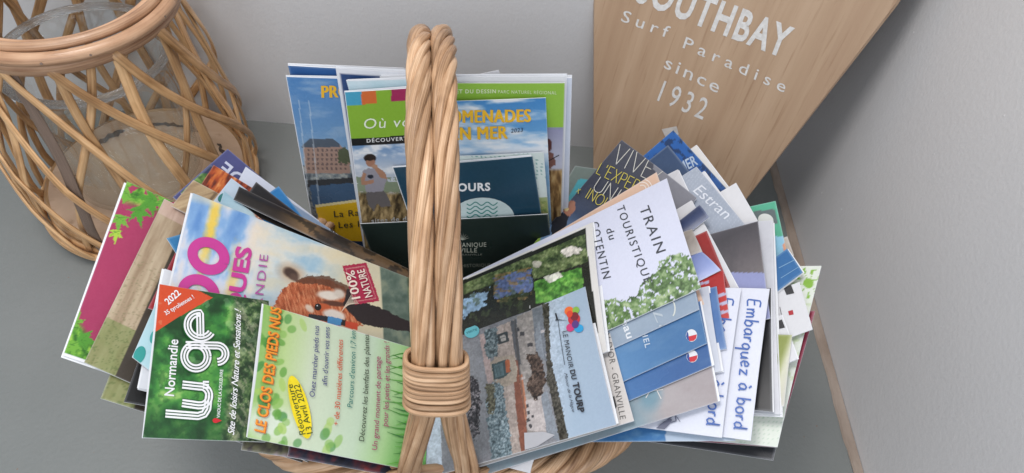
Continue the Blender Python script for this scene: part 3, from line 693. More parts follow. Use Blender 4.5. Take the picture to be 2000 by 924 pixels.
def art_luge(c):
    t = c.nz(34, 34, 2); c.rgb[:] = c.ramp((t-.25)*2, [(0, X('17421f')), (.45, X('2f7a34')), (.75, X('4f9c3e')), (1, X('8fc062'))])
    c.mix((c.nz(9, 9, 5) > .6)*.35, X('1b4a22')); c.mix(c.half((460, 830), (300, 800), 50)*.5, X('143a20'))
    s = c.half((455, 600), (435, 860), 14); c.foliage(s*.9, X('16261a'), X('2f4a2a'), X('8a9d66'), 10, 4)
    c.mix(s*(c.nz(14, 5, 6, 60) > .6)*.5, X('a9a58a'))
    c.poly([(296, 545), (312, 556), (414, 582), (384, 606), (302, 652)], None)
    c.poly([(300, 540), (330, 540), (414, 583), (350, 622), (296, 657)], X('dc4a22'))
    w = WH
    c.text('2022', (326, 601), (352, 577), 13, w, .02); c.text('35 tyroliennes !', (321, 622), (378, 585), 8.5, w, .012)
    c.text('Normandie', (336, 779), (344, 670), 19, w, .014)
    g = X('1f5c2a')
    S = [[(320, 812), (384, 816), (396, 812), (402, 802), (405, 772)],
         dens([(352, 792), (384, 796)], 4)+arc(388, 778, 17, 18, 80, -80, 12)+[(384, 760), (352, 757)],
         [(392, 757), (404, 757)],
         arc(378, 703, 23, 23, 0, 360, 36),
         dens([(358, 681), (418, 681)], 4)+arc(420, 697, 16, 16, -90, 90, 12),
         dens([(387, 664), (387, 618)], 4)+arc(387, 642, 25, 25, -90, -328, 40)]
    for P_ in S: c.ribbon(P_, 19, g)
    for P_ in S:
        for o_ in (-5.8, 0, 5.8): c.ribbon(P_, 3.7, w, o_)
    c.text('VIADUC DE LA SOULEUVRE', (426, 820), (431, 728), 6.2, w, .01)
    c.text('Site de loisirs Nature et Sensations !', (455, 852), (468, 607), 13, w, .006, .45, .92)
    c.disc(418, 825, 6, 4.6, X('d01f2c')); c.shape([(421, 821), (430, 825), (421, 829)], X('d01f2c'))
    c.mix((c.nz(40, 40, 1) > .7)*.2, X('e8f0d0'))
def art_clos(c):
    c.grad((490, 730), (800, 790), [(0, X('8fbf63')), (.16, X('b9d48c')), (.35, X('cfdcc0')), (.7, X('c3d9bd')), (.88, X('a6cf8e')), (1, X('6fb45a'))])
    c.mix(c.ell(520, 830, 50, 30, None, 10, soft=.8)*.8, X('dfe9e0'))
    g = [X('5fa03c'), X('86ba52'), X('3f8a3c'), X('a7cc62')]
    rg = random.Random(5)
    for k in range(46):
        if k < 30: x, y = rg.uniform(498, 548), rg.uniform(600, 850)
        elif k < 42: x, y = rg.uniform(515, 690), rg.uniform(825, 885)
        else: x, y = rg.uniform(545, 620), rg.uniform(625, 680)
        c.ell(x, y, rg.uniform(7, 15), rg.uniform(6, 10), g[k % 4], rg.uniform(0, 180), .75 if k < 30 else .6, soft=.2)
    c.mix(c.half((500, 602), (495, 860), 3)*0, WH)
    for k in range(26):   # grass blades coming in from the right
        y0 = 690+k*8.5; x0 = 803; l = rg.uniform(25, 62); dy = rg.uniform(-16, 10)
        c.ribbon([(x0, y0), (x0-l*.5, y0+dy*.3), (x0-l, y0+dy)], rg.uniform(2.5, 4), [X('3f8a2c'), X('5aa63a'), X('2f7430')][k % 3], taper=True)
    for o_, col in ((1.5, X('c8591c')), (0, X('f39a32'))): c.text('LE CLOS DES PIEDS NUS', (512+o_, 850+o_), (545+o_, 606+o_), 21, col, .02, .12, 1.0)
    c.disc(579, 801, 17, 62, X('f4dc1e'), -17)
    c.text('Réouverture', (592, 852), (563, 757), 12, X('4a5a1e'), .005, .1, 1.0); c.text('13 Avril 2022', (606, 850), (577, 757), 12, X('4a5a1e'), .005, .1, 1.0)
    c.text('Osez marcher pieds nus', (607, 782), (619, 641), 10.5, X('43437e'), .006, .15); c.text("afin d'ouvrir vos sens", (631, 760), (640, 643), 10.5, X('43437e'), .006, .15)
    c.text('+ de 30 matières différentes', (655, 836), (665, 668), 10.5, X('cf4f2c'), .006, .15)
    c.text("Parcours d'environ 1,7 km", (681, 802), (692, 649), 10.5, X('2f7d74'), .006, .15)
    c.text('Découvrez les bienfaits des plantes', (706, 866), (718, 656), 10.5, X('34402c'), .006, .15)
    c.text('Un grand moment de partage', (732, 882), (738, 701), 10.5, X('a33a6c'), .006, .15); c.text('pour les petits et les grands !', (750, 838), (757, 670), 10.5, X('a33a6c'), .006, .15)
def art_under(c0, c1, c2, sc=14, sd=2):
    def f(c): c.foliage(np.ones(c.x.shape), c0, c1, c2, sc, sd)
    return f
GL = 'left fan'
leaflet('L', -46, (125, 690), (250, 349), .17, 'crimson leaflet bordered with green maple leaves at the far left', art_pink, step=2.4, t=.0012, toward=(215, 722), sheets=1)
leaflet('L', -41, (198, 775), (330, 440), .16, 'tan and dark brown leaflet peeping out below its twin', art_beige, step=4, toward=(250, 792))
leaflet('L', -38, (165, 706), (322, 386), .16, 'tan wood-grain leaflet with a dark brown band beside the crimson one', art_beige, step=2.6, t=.0014, toward=(205, 724), curl=.001)
leaflet('L', -34, (243, 783), (340, 500), .14, 'black leaflet with olive specks, left of the green luge leaflet', art_black, toward=(290, 792))
leaflet('L', -32, (290, 600), (392, 392), .14, 'plain red leaflet showing as a sliver above the blue corner', flat(X('a8202a'), X('7c1820')))
leaflet('L', -29, (380, 560), (326, 464), .10, 'bright blue leaflet pushing one sharp corner out to the left', flat(X('2f7fb8'), X('246a9f')))
leaflet('L', -26, (272, 757), (322, 524), .15, 'plain white sheets jutting out above and left of the green luge leaflet', flat(X('e2e4ea')), sheets=3, toward=(300, 764))
leaflet('L', -23, (258, 697), (318, 560), .05, 'pale cyan leaflet with teal dots, left edge of the luge leaflet', art_lug_tealbit, toward=(300, 730))
leaflet('L', -45, (340, 380), (447, 286), .19, 'indigo leaflet with pale letters DE upside down, topmost of left fan', art_DE, step=3, toward=(410, 440))
leaflet('L', -42, (355, 372), (414, 317), .14, 'navy leaflet with leafy photo, tucked under the indigo one', art_navyphoto, toward=(420, 440))
leaflet('L', -39, (440, 400), (482, 322), .075, 'blank white leaflet corner between the indigo and the black one', flat(X('cfd4e4')), toward=(505, 449))
leaflet('L', -37, (385, 372), (419, 319), .13, 'leaflet with rust orange fur photo at its corner', art_fire, step=2.4, toward=(440, 405))
leaflet('L', -34, (336, 400), (379, 349), .15, 'leaflet with a pale plank picture behind the red panda leaflet', art_wood, step=3, toward=(440, 455))
leaflet('L', -31, (415, 395), (453, 346), .14, 'pale lilac leaflet carrying a small teal oval', art_tealcorner, step=3, toward=(500, 460))
leaflet('L', -35, (512, 386), (546, 361), .10, 'vivid blue leaflet running down behind the dark brown ones', flat(X('2e7cc0'), X('3f8fd0')), toward=(567, 461))
leaflet('L', -36, (545, 425), (571, 393), .13, 'slate blue leaflet with dark print and white edge running down beside the vivid blue one', lambda c: (c.rgb.__setitem__(Ellipsis, X('8fa3c0')), c.mix((c.v > .3)*1., X('2e3036')), c.mix((c.u < .6)*1., X('d2d6e0')), c.text('CULTURE', (642, 448), (688, 482), 6, X('b8bcc4'), .01))[0], step=2.4, toward=(698, 532))
leaflet('L', -28, (470, 400), (501, 354), .11, 'near black leaflet lying diagonally behind the red panda leaflet', flat(X('262220'), X('3a2c24')), toward=(560, 470))
leaflet('L', -25, (420, 425), (438, 372), .17, 'light blue leaflet with a rust swirl badge above the red panda', art_paleblue, step=2.6, toward=(520, 500))
leaflet('L', -22.5, (456, 390), (467, 364), .165, 'narrow dark brown and tan leaflet just above the red panda leaflet', art_darkbrown, step=3, toward=(640, 478))
leaflet('L', -17, (308, 655), (376, 378), .195, 'large zoo leaflet showing a red panda under magenta lettering', art_panda, step=1.8, toward=(722, 778), t=.0014, sheets=1)
leaflet('L', -14, (470, 880), (505, 640), .13, 'leaflet with a mauve and olive photo, edge below the bare feet leaflet', art_under(X('3a3438'), X('6a6a4c'), X('a58fa2')), toward=(640, 905))
leaflet('L', -11, (560, 893), (590, 660), .11, 'dark navy leaflet with a red streak under the bare feet leaflet', art_under(X('15161c'), X('22283c'), X('7a2c30'), 22), toward=(700, 918))
leaflet('L', -7, (277, 857), (310, 558), .072, 'green luge leaflet with big white retro letters and orange corner', art_luge, step=1.7, toward=(479, 862), sheets=1, t=.0012)
leaflet('L', -3.5, (480, 857), (512, 597), .128, 'pale green bare feet trail leaflet with yellow oval and grass', art_clos, step=1.9, toward=(792, 916), t=.0012, sheets=1)

# ---- centre group
def sky(c, y0, y1, seed=1, cl=.5):
    c.grad((0, y0), (0, y1), [(0, X('3f86c8')), (.5, X('6fa8da')), (1, X('b9d2e6'))])
    c.mix((c.nz(70, 18, seed)-cl)*4, X('e4e8ee'))
def art_prom_l(c):
    c.grad((0, 150), (0, 340), [(0, X('4c83c0')), (.5, X('6a97c6')), (1, X('9db6cc'))]); c.mix((c.nz(50, 14, 2)-.5)*1.5, X('b5c6d8'))
    b = (c.y > 318)
    c.foliage((c.y > 322)*1., X('3c4650'), X('7c8488'), X('b3b4ac'), 8, 2)
    m = c.poly([(592, 283), (606, 274), (646, 272), (660, 278), (684, 300), (684, 338), (596, 338)], X('a8897a'))
    for r_ in range(5):
        for k in range(9): c.poly([(601+k*9, 290+r_*9), (605+k*9, 290+r_*9), (605+k*9, 295+r_*9), (601+k*9, 295+r_*9)], X('6c5b58'), .9)
    c.poly([(590, 283), (606, 270), (650, 270), (664, 280), (664, 286), (590, 288)], X('56606c')); c.poly([(660, 292), (672, 286), (688, 300), (688, 318), (660, 318)], X('5a6048'), 1, 5)
    c.poly([(600, 352), (700, 345), (700, 356), (600, 366)], X('3d3f42')); c.poly([(604, 362), (700, 356), (700, 402), (610, 402)], X('46607e'), 1, 4)
    for k in (583, 603): c.poly([(k, 195), (k+2, 195), (k+26, 440), (k+23, 440)], X('cfd8e2'), .5)  # pale streaks: acrylic reflections painted into the cover
    c.poly([(616, 402), (730, 386), (730, 472), (632, 468)], X('e3b21c')); c.poly([(616, 400), (730, 384), (730, 389), (616, 405)], X('ead9a0'))
    [c.text('PROMENADES', (630+q, 189), (818+q, 184), 24, X('edb92e'), 0, 0, 1.08) for q in (-1.5, -.75, 0, .75, 1.5)]
    c.text('La Rade', (653, 423), (725, 418), 12, X('3c3a30'), .006, 0, 1.1); c.text('Les Iles', (662, 444), (728, 440), 12, X('3c3a30'), .006, 0, 1.1)
def art_ouv(c):
    c.rgb[:] = X('84b32c'); c.mix((c.nz(80, 80, 1)-.4)*.5, X('97c03c'))
    c.poly([(670, 178), (706, 176), (707, 203), (672, 205)], X('3fa0c4')); c.poly([(706, 176), (735, 174), (736, 200), (707, 203)], X('d8682c')); c.poly([(764, 172), (830, 168), (830, 192), (765, 196)], X('a82058'))
    c.poly([(680, 271), (860, 258), (860, 274), (682, 285)], X('16181c'))
    m = c.poly([(682, 285), (880, 273), (880, 520), (690, 520)], None)*1.
    c.grad((0, 285), (0, 380), [(0, X('6e93c0')), (.4, X('b7c4d6')), (1, X('c5c8c8'))], m); c.mix(m*(c.nz(36, 16, 3)-.45)*4, X('e6e8ec'))
    c.mix(m*(c.y > 345)*(c.nz(20, 6, 3) > .4)*(c.y < 385)*.7, X('6a7a52'))
    g = m*np.clip((c.y-372)/8, 0, 1); t = c.nz(5, 16, 5, 10); F = c.ramp((t-.25)*2, [(0, X('3a2f20')), (.5, X('86704a')), (1, X('c4a878'))]); c.rgb = c.rgb*(1-g[..., None])+F*g[..., None]
    # standing woman
    c.ell(723, 308, 12, 8.5, X('2c2320')); c.ell(724, 316, 9, 9, X('a87862')); c.ell(722, 307, 11, 6, X('2c2320'))
    c.poly([(709, 332), (718, 328), (738, 328), (752, 334), (755, 352), (748, 374), (716, 376), (712, 356)], X('9a96a0'), 1, 2)
    c.poly([(716, 376), (750, 372), (762, 392), (764, 402), (744, 404), (738, 396), (730, 412), (722, 404), (716, 390)], X('6a6464'), 1, 2)
    c.poly([(704, 352), (710, 336), (716, 338), (712, 354), (730, 350), (731, 356), (708, 362)], X('b08268'), 1, 1.5); c.poly([(752, 336), (758, 350), (744, 346), (730, 326), (734, 322)], X('b08268'), 1, 1.5)
    c.ell(732, 324, 6, 4, X('b58a70')); c.ell(724, 344, 6, 4, X('303440'))
    c.text('Où vous balader', (712, 250), (960, 236), 20, X('e9f0dc'), 0, .12, 1.1)
    c.text('DÉCOUVERTE DU PARC', (717, 277), (868, 267), 7, X('e6e6e6'), .015, 0, 1.25)
    c.text('sites de découverte', (726, 434), (868, 424), 8, X('dcdfe2'), .008, 0, 1.1)
def art_parc(c):
    c.rgb[:] = X('8fbe3e'); m = (c.y > 248)*1.; c.grad((0, 248), (0, 420), [(0, X('8f8fb0')), (.3, X('b0b2c6')), (1, X('c8cbd6'))], m)
    c.text('CENTRE DU PATRIMOINE ET DU DESSIN', (744, 180), (969, 180), 7.5, X('dfe9c4'), .02, 0, 1.2); c.text('PARC NATUREL RÉGIONAL', (973, 180), (1087, 183), 6.5, X('dfe9c4'), 0, 0, 1.15)
    c.ell(1071, 283, 7, 13, X('5a2c2c')); c.poly([(1066, 292), (1082, 300), (1086, 322), (1070, 330), (1064, 318)], X('7b5048'), 1, 3)
    g = m*np.clip((c.y-328)/6, 0, 1); t = c.nz(4, 18, 5); F = c.ramp((t-.25)*2, [(0, X('4a3520')), (.5, X('8c6a40')), (1, X('b89a68'))]); c.rgb = c.rgb*(1-g[..., None])+F*g[..., None]
    c.ribbon([(1066, 316), (1092, 302)], 1.6, X('2a2422'))
def art_prom_r(c):
    sky(c, 190, 380, 3, .42); c.mix((c.y > 262)*(c.nz(60, 12, 6)-.3)*1.6, X('dfe6ee')); c.mix(np.clip((c.y-296)/30, 0, 1)*.7, X('5f93bc'))
    for (s, a, b) in (('PROMENADES', (846, 238), (1036, 236)), ('EN MER', (884, 271), (991, 268))):
        c.text(s, (a[0]+1.0, a[1]+1.0), (b[0]+1.0, b[1]+1.0), 25, X('b07c1c'), 0, 0, 1.08); [c.text(s, (a[0]+q, a[1]), (b[0]+q, b[1]), 25, X('f2bd2c'), 0, 0, 1.08) for q in (-1.5, -.75, 0, .75, 1.5)]
    c.text('2023', (998, 257), (1022, 255), 8, X('2c3a52'), .006, .2, 1.1)
def art_dots(c):
    c.rgb[:] = X('d3dfdc'); d = (np.hypot((c.x % 9)-4.5, (c.y % 7)-3.5) < 1.7)*1.; c.mix(d*(c.nz(20, 20, 2) > .4), X('5f9c98')); c.mix((c.y > 385)*.8, X('8f9f5c'))
    c.foliage((c.y > 392)*.8, X('4f6a3c'), X('86954f'), X('b9b377'), 5)
def art_teal(c):
    c.rgb[:] = X('1f4358'); c.mix((c.nz(90, 90, 1)-.3)*.8, X('27506a'))
    c.text('PARCOURS', (832, 373), (958, 370), 15, WH, .035, 0, 1.12)
    c.disc(943, 424, 62, 40, X('cfdfe0'))
    for k in range(5):
        c.ribbon([(912+q*2, 396+k*8+3.2*sin(q*.55)) for q in range(31)], 2.0, X('3c8c86'))
    c.text('à pied', (850, 395), (890, 393), 10, WH, .01)
def art_pocket(c):
    c.rgb[:] = X('26332f'); c.mix((c.nz(90, 60, 2)-.35)*.8, X('1c2a28'))
    c.text('JARDIN BOTANIQUE', (828, 482), (950, 480), 8.5, X('b9bcae'), .01, 0, 1.15); c.text('GRANVILLE', (858, 492), (932, 491), 8.5, X('b9bcae'), .01, 0, 1.15)
    c.text('VILLE DE GRANVILLE', (856, 498), (942, 497), 3.5, X('8c9086'), 0, 0, 1.1); c.text('PARCOURS HISTORIQUE', (850, 522), (958, 519), 6.5, X('9a9e92'), 0, 0, 1.15)
    for k in range(8):
        a = radians(200+k*20); c.ribbon([(903, 466), (903+15*cos(a), 466+13*sin(a))], 1.4, X('b9bcae'), taper=True)
leaflet('C', -22, (563, 127), (790, 138), .21, 'deep blue leaflets with pale edges at the very back left', flat(X('2f64a8'), X('2a5590')), sheets=3, t=.002, edge=.006)
leaflet('C', -16, (560, 149), (800, 155), .185, 'sea trip leaflet with harbour photo, yellow PR lettering and yellow panel', art_prom_l, step=2, t=.0016, toward=(612, 440), sheets=1)
leaflet('C', -15, (838, 164), (974, 136), .18, 'loose white page poking up slantwise behind the handle', flat(X('d9d9dd')))
leaflet('C', -12, (656, 132), (868, 144), .20, 'white folded sheet with a dark blue inner edge, left of the green one', lambda c: (c.rgb.__setitem__(Ellipsis, X('26487e')), c.mix((c.v < .02) | (c.u < .035), X('e6e8ee')))[0], sheets=2, toward=(708, 470))
leaflet('C', -14, (880, 152), (1117, 151), .20, 'tall white and pale blue sheets at the right end of centre group', flat(X('cfd8ea'), X('dfe4ee')), t=.0018, sheets=2)
leaflet('C', -10, (742, 148), (1105, 148), .205, 'broad white sheet standing just behind the green park leaflet', flat(X('e4e5e8')), t=.001, sheets=1)
leaflet('C', -7, (742, 160), (1103, 161), .20, 'wide green park leaflet with a hiker photo along its right edge', art_parc, step=2.2, t=.0012)
leaflet('C', -5, (677, 157), (880, 150), .20, 'pale cyan topped sheet just behind the lime leaflet', flat(X('bcd8e2'), X('e4ecf2')), sheets=2)
leaflet('C', 0, (674, 179), (872, 166), .20, 'lime green leaflet with colour squares and a photo of a woman', art_ouv, step=1.9, t=.0014, toward=(706, 430), sheets=1)
leaflet('C', -1, (790, 199), (1066, 190), .19, 'blue sky leaflet with yellow words for sea trips', art_prom_r, step=2.2, t=.0012)
leaflet('C', 3, (880, 304), (1062, 296), .16, 'speckled pale leaflet edge right of the dark teal one', art_dots, step=2.6)
leaflet('C', 6, (768, 326), (1040, 304), .16, 'dark teal walking trails leaflet with a pale circle of waves', art_teal, step=2.6, t=.0012, sheets=1)
leaflet('C', 11, (704, 436), (1070, 417), .12, 'very dark green botanical garden leaflet at the front of centre group', art_pocket, step=3, t=.0012)

# ---- right fan
def art_vivez(c):
    c.grad((1213, 272), (1090, 440), [(0, X('4a4c58')), (.5, X('33384a')), (.8, X('3c4a66')), (1, X('7090b8'))])
    c.mix(c.half((1300, 300), (1240, 420), 50)*.0, WH)
    c.poly([(1270, 300), (1362, 380), (1330, 430), (1290, 380)], X('8f8f98'), .8, 5); c.mix(c.half((1268, 320), (1320, 430), 4)*0, WH)  # lighter grey patch: gloss on the right corner, painted into the print
    w = X('d6d4cc'); y = X('cdbf52')
    def mono(s, a, b, h, col, wd=1.4):
        G = {'V': (.8, [[(0, 1), (.4, 0), (.8, 1)]]), 'I': (.12, [[(.06, 0), (.06, 1)]]), 'E': (.55, [[(.55, 1), (0, 1), (0, 0), (.55, 0)], [(0, .52), (.45, .52)]]), 'Z': (.7, [[(0, 1), (.7, 1), (0, 0), (.7, 0)]]),
             'L': (.5, [[(0, 1), (0, 0), (.5, 0)]]), "'": (.12, [[(.06, 1), (.04, .75)]]), 'X': (.65, [[(0, 0), (.65, 1)], [(0, 1), (.65, 0)]]), 'P': (.55, [[(0, 0), (0, 1), (.4, 1), (.55, .85), (.55, .62), (.4, .48), (0, .48)]]),
             'R': (.55, [[(0, 0), (0, 1), (.4, 1), (.55, .85), (.55, .62), (.4, .48), (0, .48)], [(.3, .48), (.58, 0)]]), 'N': (.65, [[(0, 0), (0, 1), (.65, 0), (.65, 1)]]), 'C': (.7, [[(x/1., y_/1.) for x, y_ in arc(.4, .5, .4, .5, 45, 315, 14)]]),
             'U': (.65, [[(0, 1), (0, .25)]+arc(.325, .28, .325, .28, 180, 360, 10)+[(.65, 1)]]), 'O': (.85, [arc(.42, .5, .42, .5, 0, 360, 24)]), '&': (.75, [[(.7, 0), (.15, .75), (.3, 1), (.45, .75), (0, .25), (.25, 0), (.7, .45)]]), ' ': (.4, []),
             'B': (.55, [[(0, 0), (0, 1), (.4, 1), (.5, .8), (.4, .55), (0, .52)], [(.4, .55), (.55, .3), (.4, 0), (0, 0)]]), 'Q': (.85, [arc(.42, .5, .42, .5, 0, 360, 24), [(.55, .25), (.85, -.05)]]), 'A': (.7, [[(0, 0), (.35, 1), (.7, 0)], [(.12, .35), (.58, .35)]])}
        tot = sum(G[k][0]+.22 for k in s)-.22; a = np.array(a, float); b = np.array(b, float); e = (b-a)/tot; g = nrm([(b-a)[1], -(b-a)[0]])*h; x = 0
        for k in s:
            adv, st = G[k]
            for p in st: c.ribbon([tuple(a+e*(x+px)+g*py) for px, py in p], wd, col)
            x += adv+.22
    mono('VIVEZ', (1193, 316), (1288, 362), 40, w); mono("L'EXPERIENCE", (1164, 338), (1300, 408), 25, y, 1.5); mono('UNIQUE', (1158, 372), (1262, 438), 30, w); mono('& INOUBLIABLE', (1120, 374), (1262, 458), 22, y, 1.4)
    # raised arm in dark suit
    c.poly([(1075, 470), (1078, 430), (1095, 412), (1112, 420), (1104, 450), (1110, 480), (1080, 490)], X('22252e'), 1, 3)
    c.poly([(1098, 412), (1112, 390), (1122, 392), (1124, 408), (1112, 424)], X('a5705a'), 1, 2); c.ell(1106, 408, 5, 4, X('d8c088'))
    c.poly([(1030, 475), (1048, 440), (1060, 446), (1052, 480), (1036, 492)], X('8fb43c'), 1, 2); c.poly([(1040, 448), (1050, 436), (1062, 444), (1052, 462)], X('c8402c'), 1, 2)
def art_train(c):
    c.rgb[:] = X('d5d8ec'); c.mix((c.nz(150, 150, 2)-.3)*.4, X('e3e3f0'))
    f = c.poly([(1172, 600), (1200, 588), (1235, 590), (1262, 560), (1290, 528), (1325, 505), (1352, 512), (1385, 540), (1385, 590), (1290, 625), (1190, 665), (1180, 640)], None, 1, 14, 16, 3)
    n = c.nz(6, 6, 4)
    c.foliage(f*(n > .36), X('3c5230'), X('6c8c55'), X('b4c49a'), 8, 1)
    k = X('3e4148')
    c.text('TRAIN', (1252, 414), (1287, 505), 20, k, .004, 0, 1.25, up=(.95, -.32)); c.text('TOURISTIQUE', (1206, 409), (1263, 561), 16, k, .004, 0, 1.25, up=(.95, -.32)); c.text('du', (1187, 455), (1195, 477), 15, k, .004, 0, 1.2, up=(.96, -.28)); c.text('COTENTIN', (1156, 440), (1183, 553), 16, k, .004, 0, 1.25, up=(.97, -.24))
def art_garden(c):
    c.rgb[:] = X('dcd9d6')
    q = c.poly([(850, 590), (905, 548), (1146, 450), (1172, 640), (1172, 700), (850, 760)], X('24261f'))
    c.foliage(c.poly([(905, 556), (1002, 518), (1146, 462), (1154, 520), (1048, 552), (1040, 530), (905, 580)], None)*1., X('2c3a24'), X('55663c'), X('8a9768'), 7, 1)
    c.ell(1120, 496, 17, 10, X('d9d2c8'), -10, rough=.6); c.ell(1052, 520, 12, 7, X('b8b4a4'), 0, rough=.6)
    c.foliage(c.poly([(1048, 556), (1140, 530), (1146, 560), (1140, 590), (1052, 600)], None)*1., X('2d5a24'), X('4d8a34'), X('79b04c'), 9, 3); c.poly([(1066, 548), (1096, 538), (1106, 548), (1078, 560)], X('c9c9bc'))
    c.poly([(966, 546), (1042, 528), (1044, 574), (970, 590)], X('5f6f9c'), 1, 7); c.mix((c.nz(14, 5, 3, 0) > .55)*(c.poly([(966, 540), (1042, 526), (1044, 590), (970, 600)], None))*.8, X('8a7048'))
    c.poly([(905, 590), (960, 568), (952, 600), (905, 626)], X('8aa9c6'), 1, 12, 9, 2); c.mix((c.nz(12, 12, 6) > .58)*c.poly([(905, 560), (1042, 530), (1044, 620), (905, 640)], None)*.5, X('4b5a38'))
    c.detail(c.poly([(905, 556), (1146, 462), (1172, 640), (1172, 700), (905, 640)], None)*1., .3, 4)
    c.text('LES JARDINS', (1176, 520), (1186, 580), 7, X('4a4a48'), .01, 0, 1.1)
def art_manoir(c):
    c.rgb[:] = X('8d8c92')
    # the photo is printed sideways: its sky is on the right
    c.grad((1060, 690), (1190, 690), [(0, X('b9c6d6')), (.5, X('a3b7cc')), (1, X('9fb2c8'))])
    def P_(pts, col, al=1, rough=1.2, rs_=5, sd=0): return c.poly([(890+x/2.45, 547+y/2.45) for x, y in pts], col, al, rough, rs_, sd)
    P_([(-60, 200), (430, 100), (470, 400), (540, 780), (150, 960), (-60, 960)], X('84858b'), rough=0)           # court and buildings
    w = P_([(-60, 300), (125, 265), (160, 480), (150, 900), (-60, 960)], X('8b8d94')); c.mix(w*(c.nz(24, 60, 5)-.4)*1.6, X('6d6f76'))
    P_([(120, 268), (140, 262), (205, 488), (170, 520), (150, 420)], X('b09c9a'))
    f = P_([(195, 235), (290, 195), (305, 370), (345, 855), (268, 885), (240, 560), (200, 470)], X('a4968f')); c.mix(f*(c.nz(5, 5, 3)-.4)*2.2, X('c3b4ac')); c.mix(f*(c.nz(4, 14, 6) > .62)*.4, X('77706c'))
    f = P_([(298, 180), (372, 150), (405, 380), (440, 560), (420, 740), (345, 740), (318, 420)], X('8d8784')); c.mix(f*(c.nz(6, 6, 5)-.4)*2.4, X('aaa29e'))
    P_([(268, 205), (295, 195), (330, 420), (310, 430)], X('5c5e64')); P_([(372, 150), (425, 130), (458, 420), (440, 400), (402, 372)], X('727881')); P_([(412, 210), (440, 395), (402, 372), (395, 250)], X('838a94'), rough=0)
    # terracotta strip along the eaves
    P_([(288, 395), (312, 400), (352, 640), (345, 850), (318, 858), (300, 600)], X('84503f')); P_([(318, 470), (334, 468), (356, 640), (345, 700), (335, 600)], X('b5785c'))
    # low white house with slate roof, dark windows
    P_([(350, 590), (424, 560), (445, 745), (352, 725)], X('b8afae')); P_([(422, 560), (452, 545), (508, 785), (445, 745)], X('868d97'), rough=0)
    for x, y, sx, sy in [(318, 262, 22, 16), (355, 318, 26, 14), (352, 640, 12, 14), (352, 672, 12, 14), (360, 700, 12, 14), (350, 610, 10, 12), (302, 240, 10, 14), (372, 660, 14, 8)]: P_([(x, y), (x+sx, y-4), (x+sx+3, y+sy), (x+3, y+sy+4)], X('3b3a3e'), .9, .4)
    for x, y in [(420, 258), (446, 372), (325, 482)]: P_([(x, y), (x+22, y-6), (x+24, y+6), (x+2, y+12)], X('c4bcbc'), .8, .3)
    # window and arched doorway
    P_([(205, 272), (256, 255), (268, 305), (214, 322)], X('3a4144'), 1, .3); P_([(222, 278), (246, 270), (252, 300), (228, 306)], X('b0aca8'), 1, .6); c.ribbon([(981, 666), (992, 663)], 1, X('3a4144'))
    P_([(178, 410), (205, 385), (290, 372), (312, 440), (305, 500), (245, 530), (195, 500)], X('a79a8c')); P_([(185, 418), (262, 392), (280, 450), (240, 485), (200, 492)], X('3f5256')); P_([(196, 425), (240, 408), (248, 470), (205, 484)], X('587076'), 1, .3); P_([(250, 392), (272, 396), (276, 455), (256, 460)], X('b0603e'))
    for k in range(3): c.ribbon([(968+k*6, 722+k*-1), (973+k*6, 742-k)], .8, X('2f4044'))
    # shrubs, climbing plants and trees
    c.foliage(P_([(142, 245), (205, 228), (215, 365), (170, 400), (150, 330)], None, 1, 5, 6)*1., X('2e3a3e'), X('5c6c72'), X('97a7ad'), 3.2, 1)
    c.foliage(P_([(160, 515), (200, 498), (240, 520), (280, 850), (172, 905)], None, 1, 6, 6)*1., X('37444a'), X('6b7f88'), X('adbcc4'), 2.8, 2); c.foliage(P_([(160, 515), (195, 505), (205, 640), (170, 660)], None, 1, 6, 6)*1., X('2f2c24'), X('5c5a48'), X('8c8a74'), 3, 6)
    c.foliage(P_([(350, 375), (400, 365), (425, 390), (452, 490), (430, 560), (385, 590), (355, 520), (375, 450)], None, 1, 7, 6)*1., X('1e1714'), X('4a3a32'), X('7d685c'), 3.4, 3)
    c.foliage(P_([(420, 120), (455, 118), (472, 400), (502, 520), (550, 775), (505, 785), (470, 560), (450, 500), (452, 380)], None, 1, 3, 5)*1., X('23211d'), X('45423a'), X('66625a'), 3, 4)
    c.foliage(P_([(48, 485), (100, 480), (130, 530), (135, 660), (105, 780), (60, 700)], None, 1, 10, 7)*1., X('17171b'), X('3c3b40'), X('b5acb2'), 3.2, 5)
    for x, y in [(290, 200), (300, 240)]: c.ribbon([(890+x/2.45, 547+y/2.45), (890+(x+50)/2.45, 547+(y+430)/2.45)], .8, X('5a5654'))
    c.detail((c.x < 1108)*1., .16, 2.8)
    # dark header with a thin white frame line
    P_([(-60, 262), (-60, 232), (355, 100), (368, 150), (120, 235)], X('1f2022'), rough=0)
    c.ribbon([(870, 651), (1036, 588)], 1.8, X('dcdcdc')); c.ribbon([(1036, 588), (1038, 606)], 1.4, X('dcdcdc'))
    c.disc(924, 650, 15, 13, X('6fc0cc'), -15); c.text('VISITE', (913, 655), (935, 648), 4.5, X('1f5d68'), .01)
    c.shape([(1028, 849), (1066, 847), (1088, 853), (1054, 886), (1029, 893)], X('b4b4ba'))
    # logo: overlapping coloured blots
    c.disc(1117, 615, 9, 9, X('ea7036')); c.disc(1131, 614, 7, 7, X('86b34a')); c.disc(1138, 651, 9, 8, X('2f9fd8')); c.disc(1121, 649, 8, 8, X('d03a78')); c.disc(1128, 632, 12, 12, X('c4303c')); c.disc(1129, 627, 8, 9, X('7c2430')); c.disc(1131, 643, 7, 8, X('5b3a80')); c.disc(1119, 622, 6, 7, X('d8452f'))
    d = X('2a2c34'); c.ribbon([(1091, 633), (1100, 633), (1114, 635)], 2.4, d, taper=True); c.ribbon([(1092, 619), (1096, 632), (1111, 722)], 1.1, d); c.ribbon([(1091, 619), (1095, 634)], 3, d)
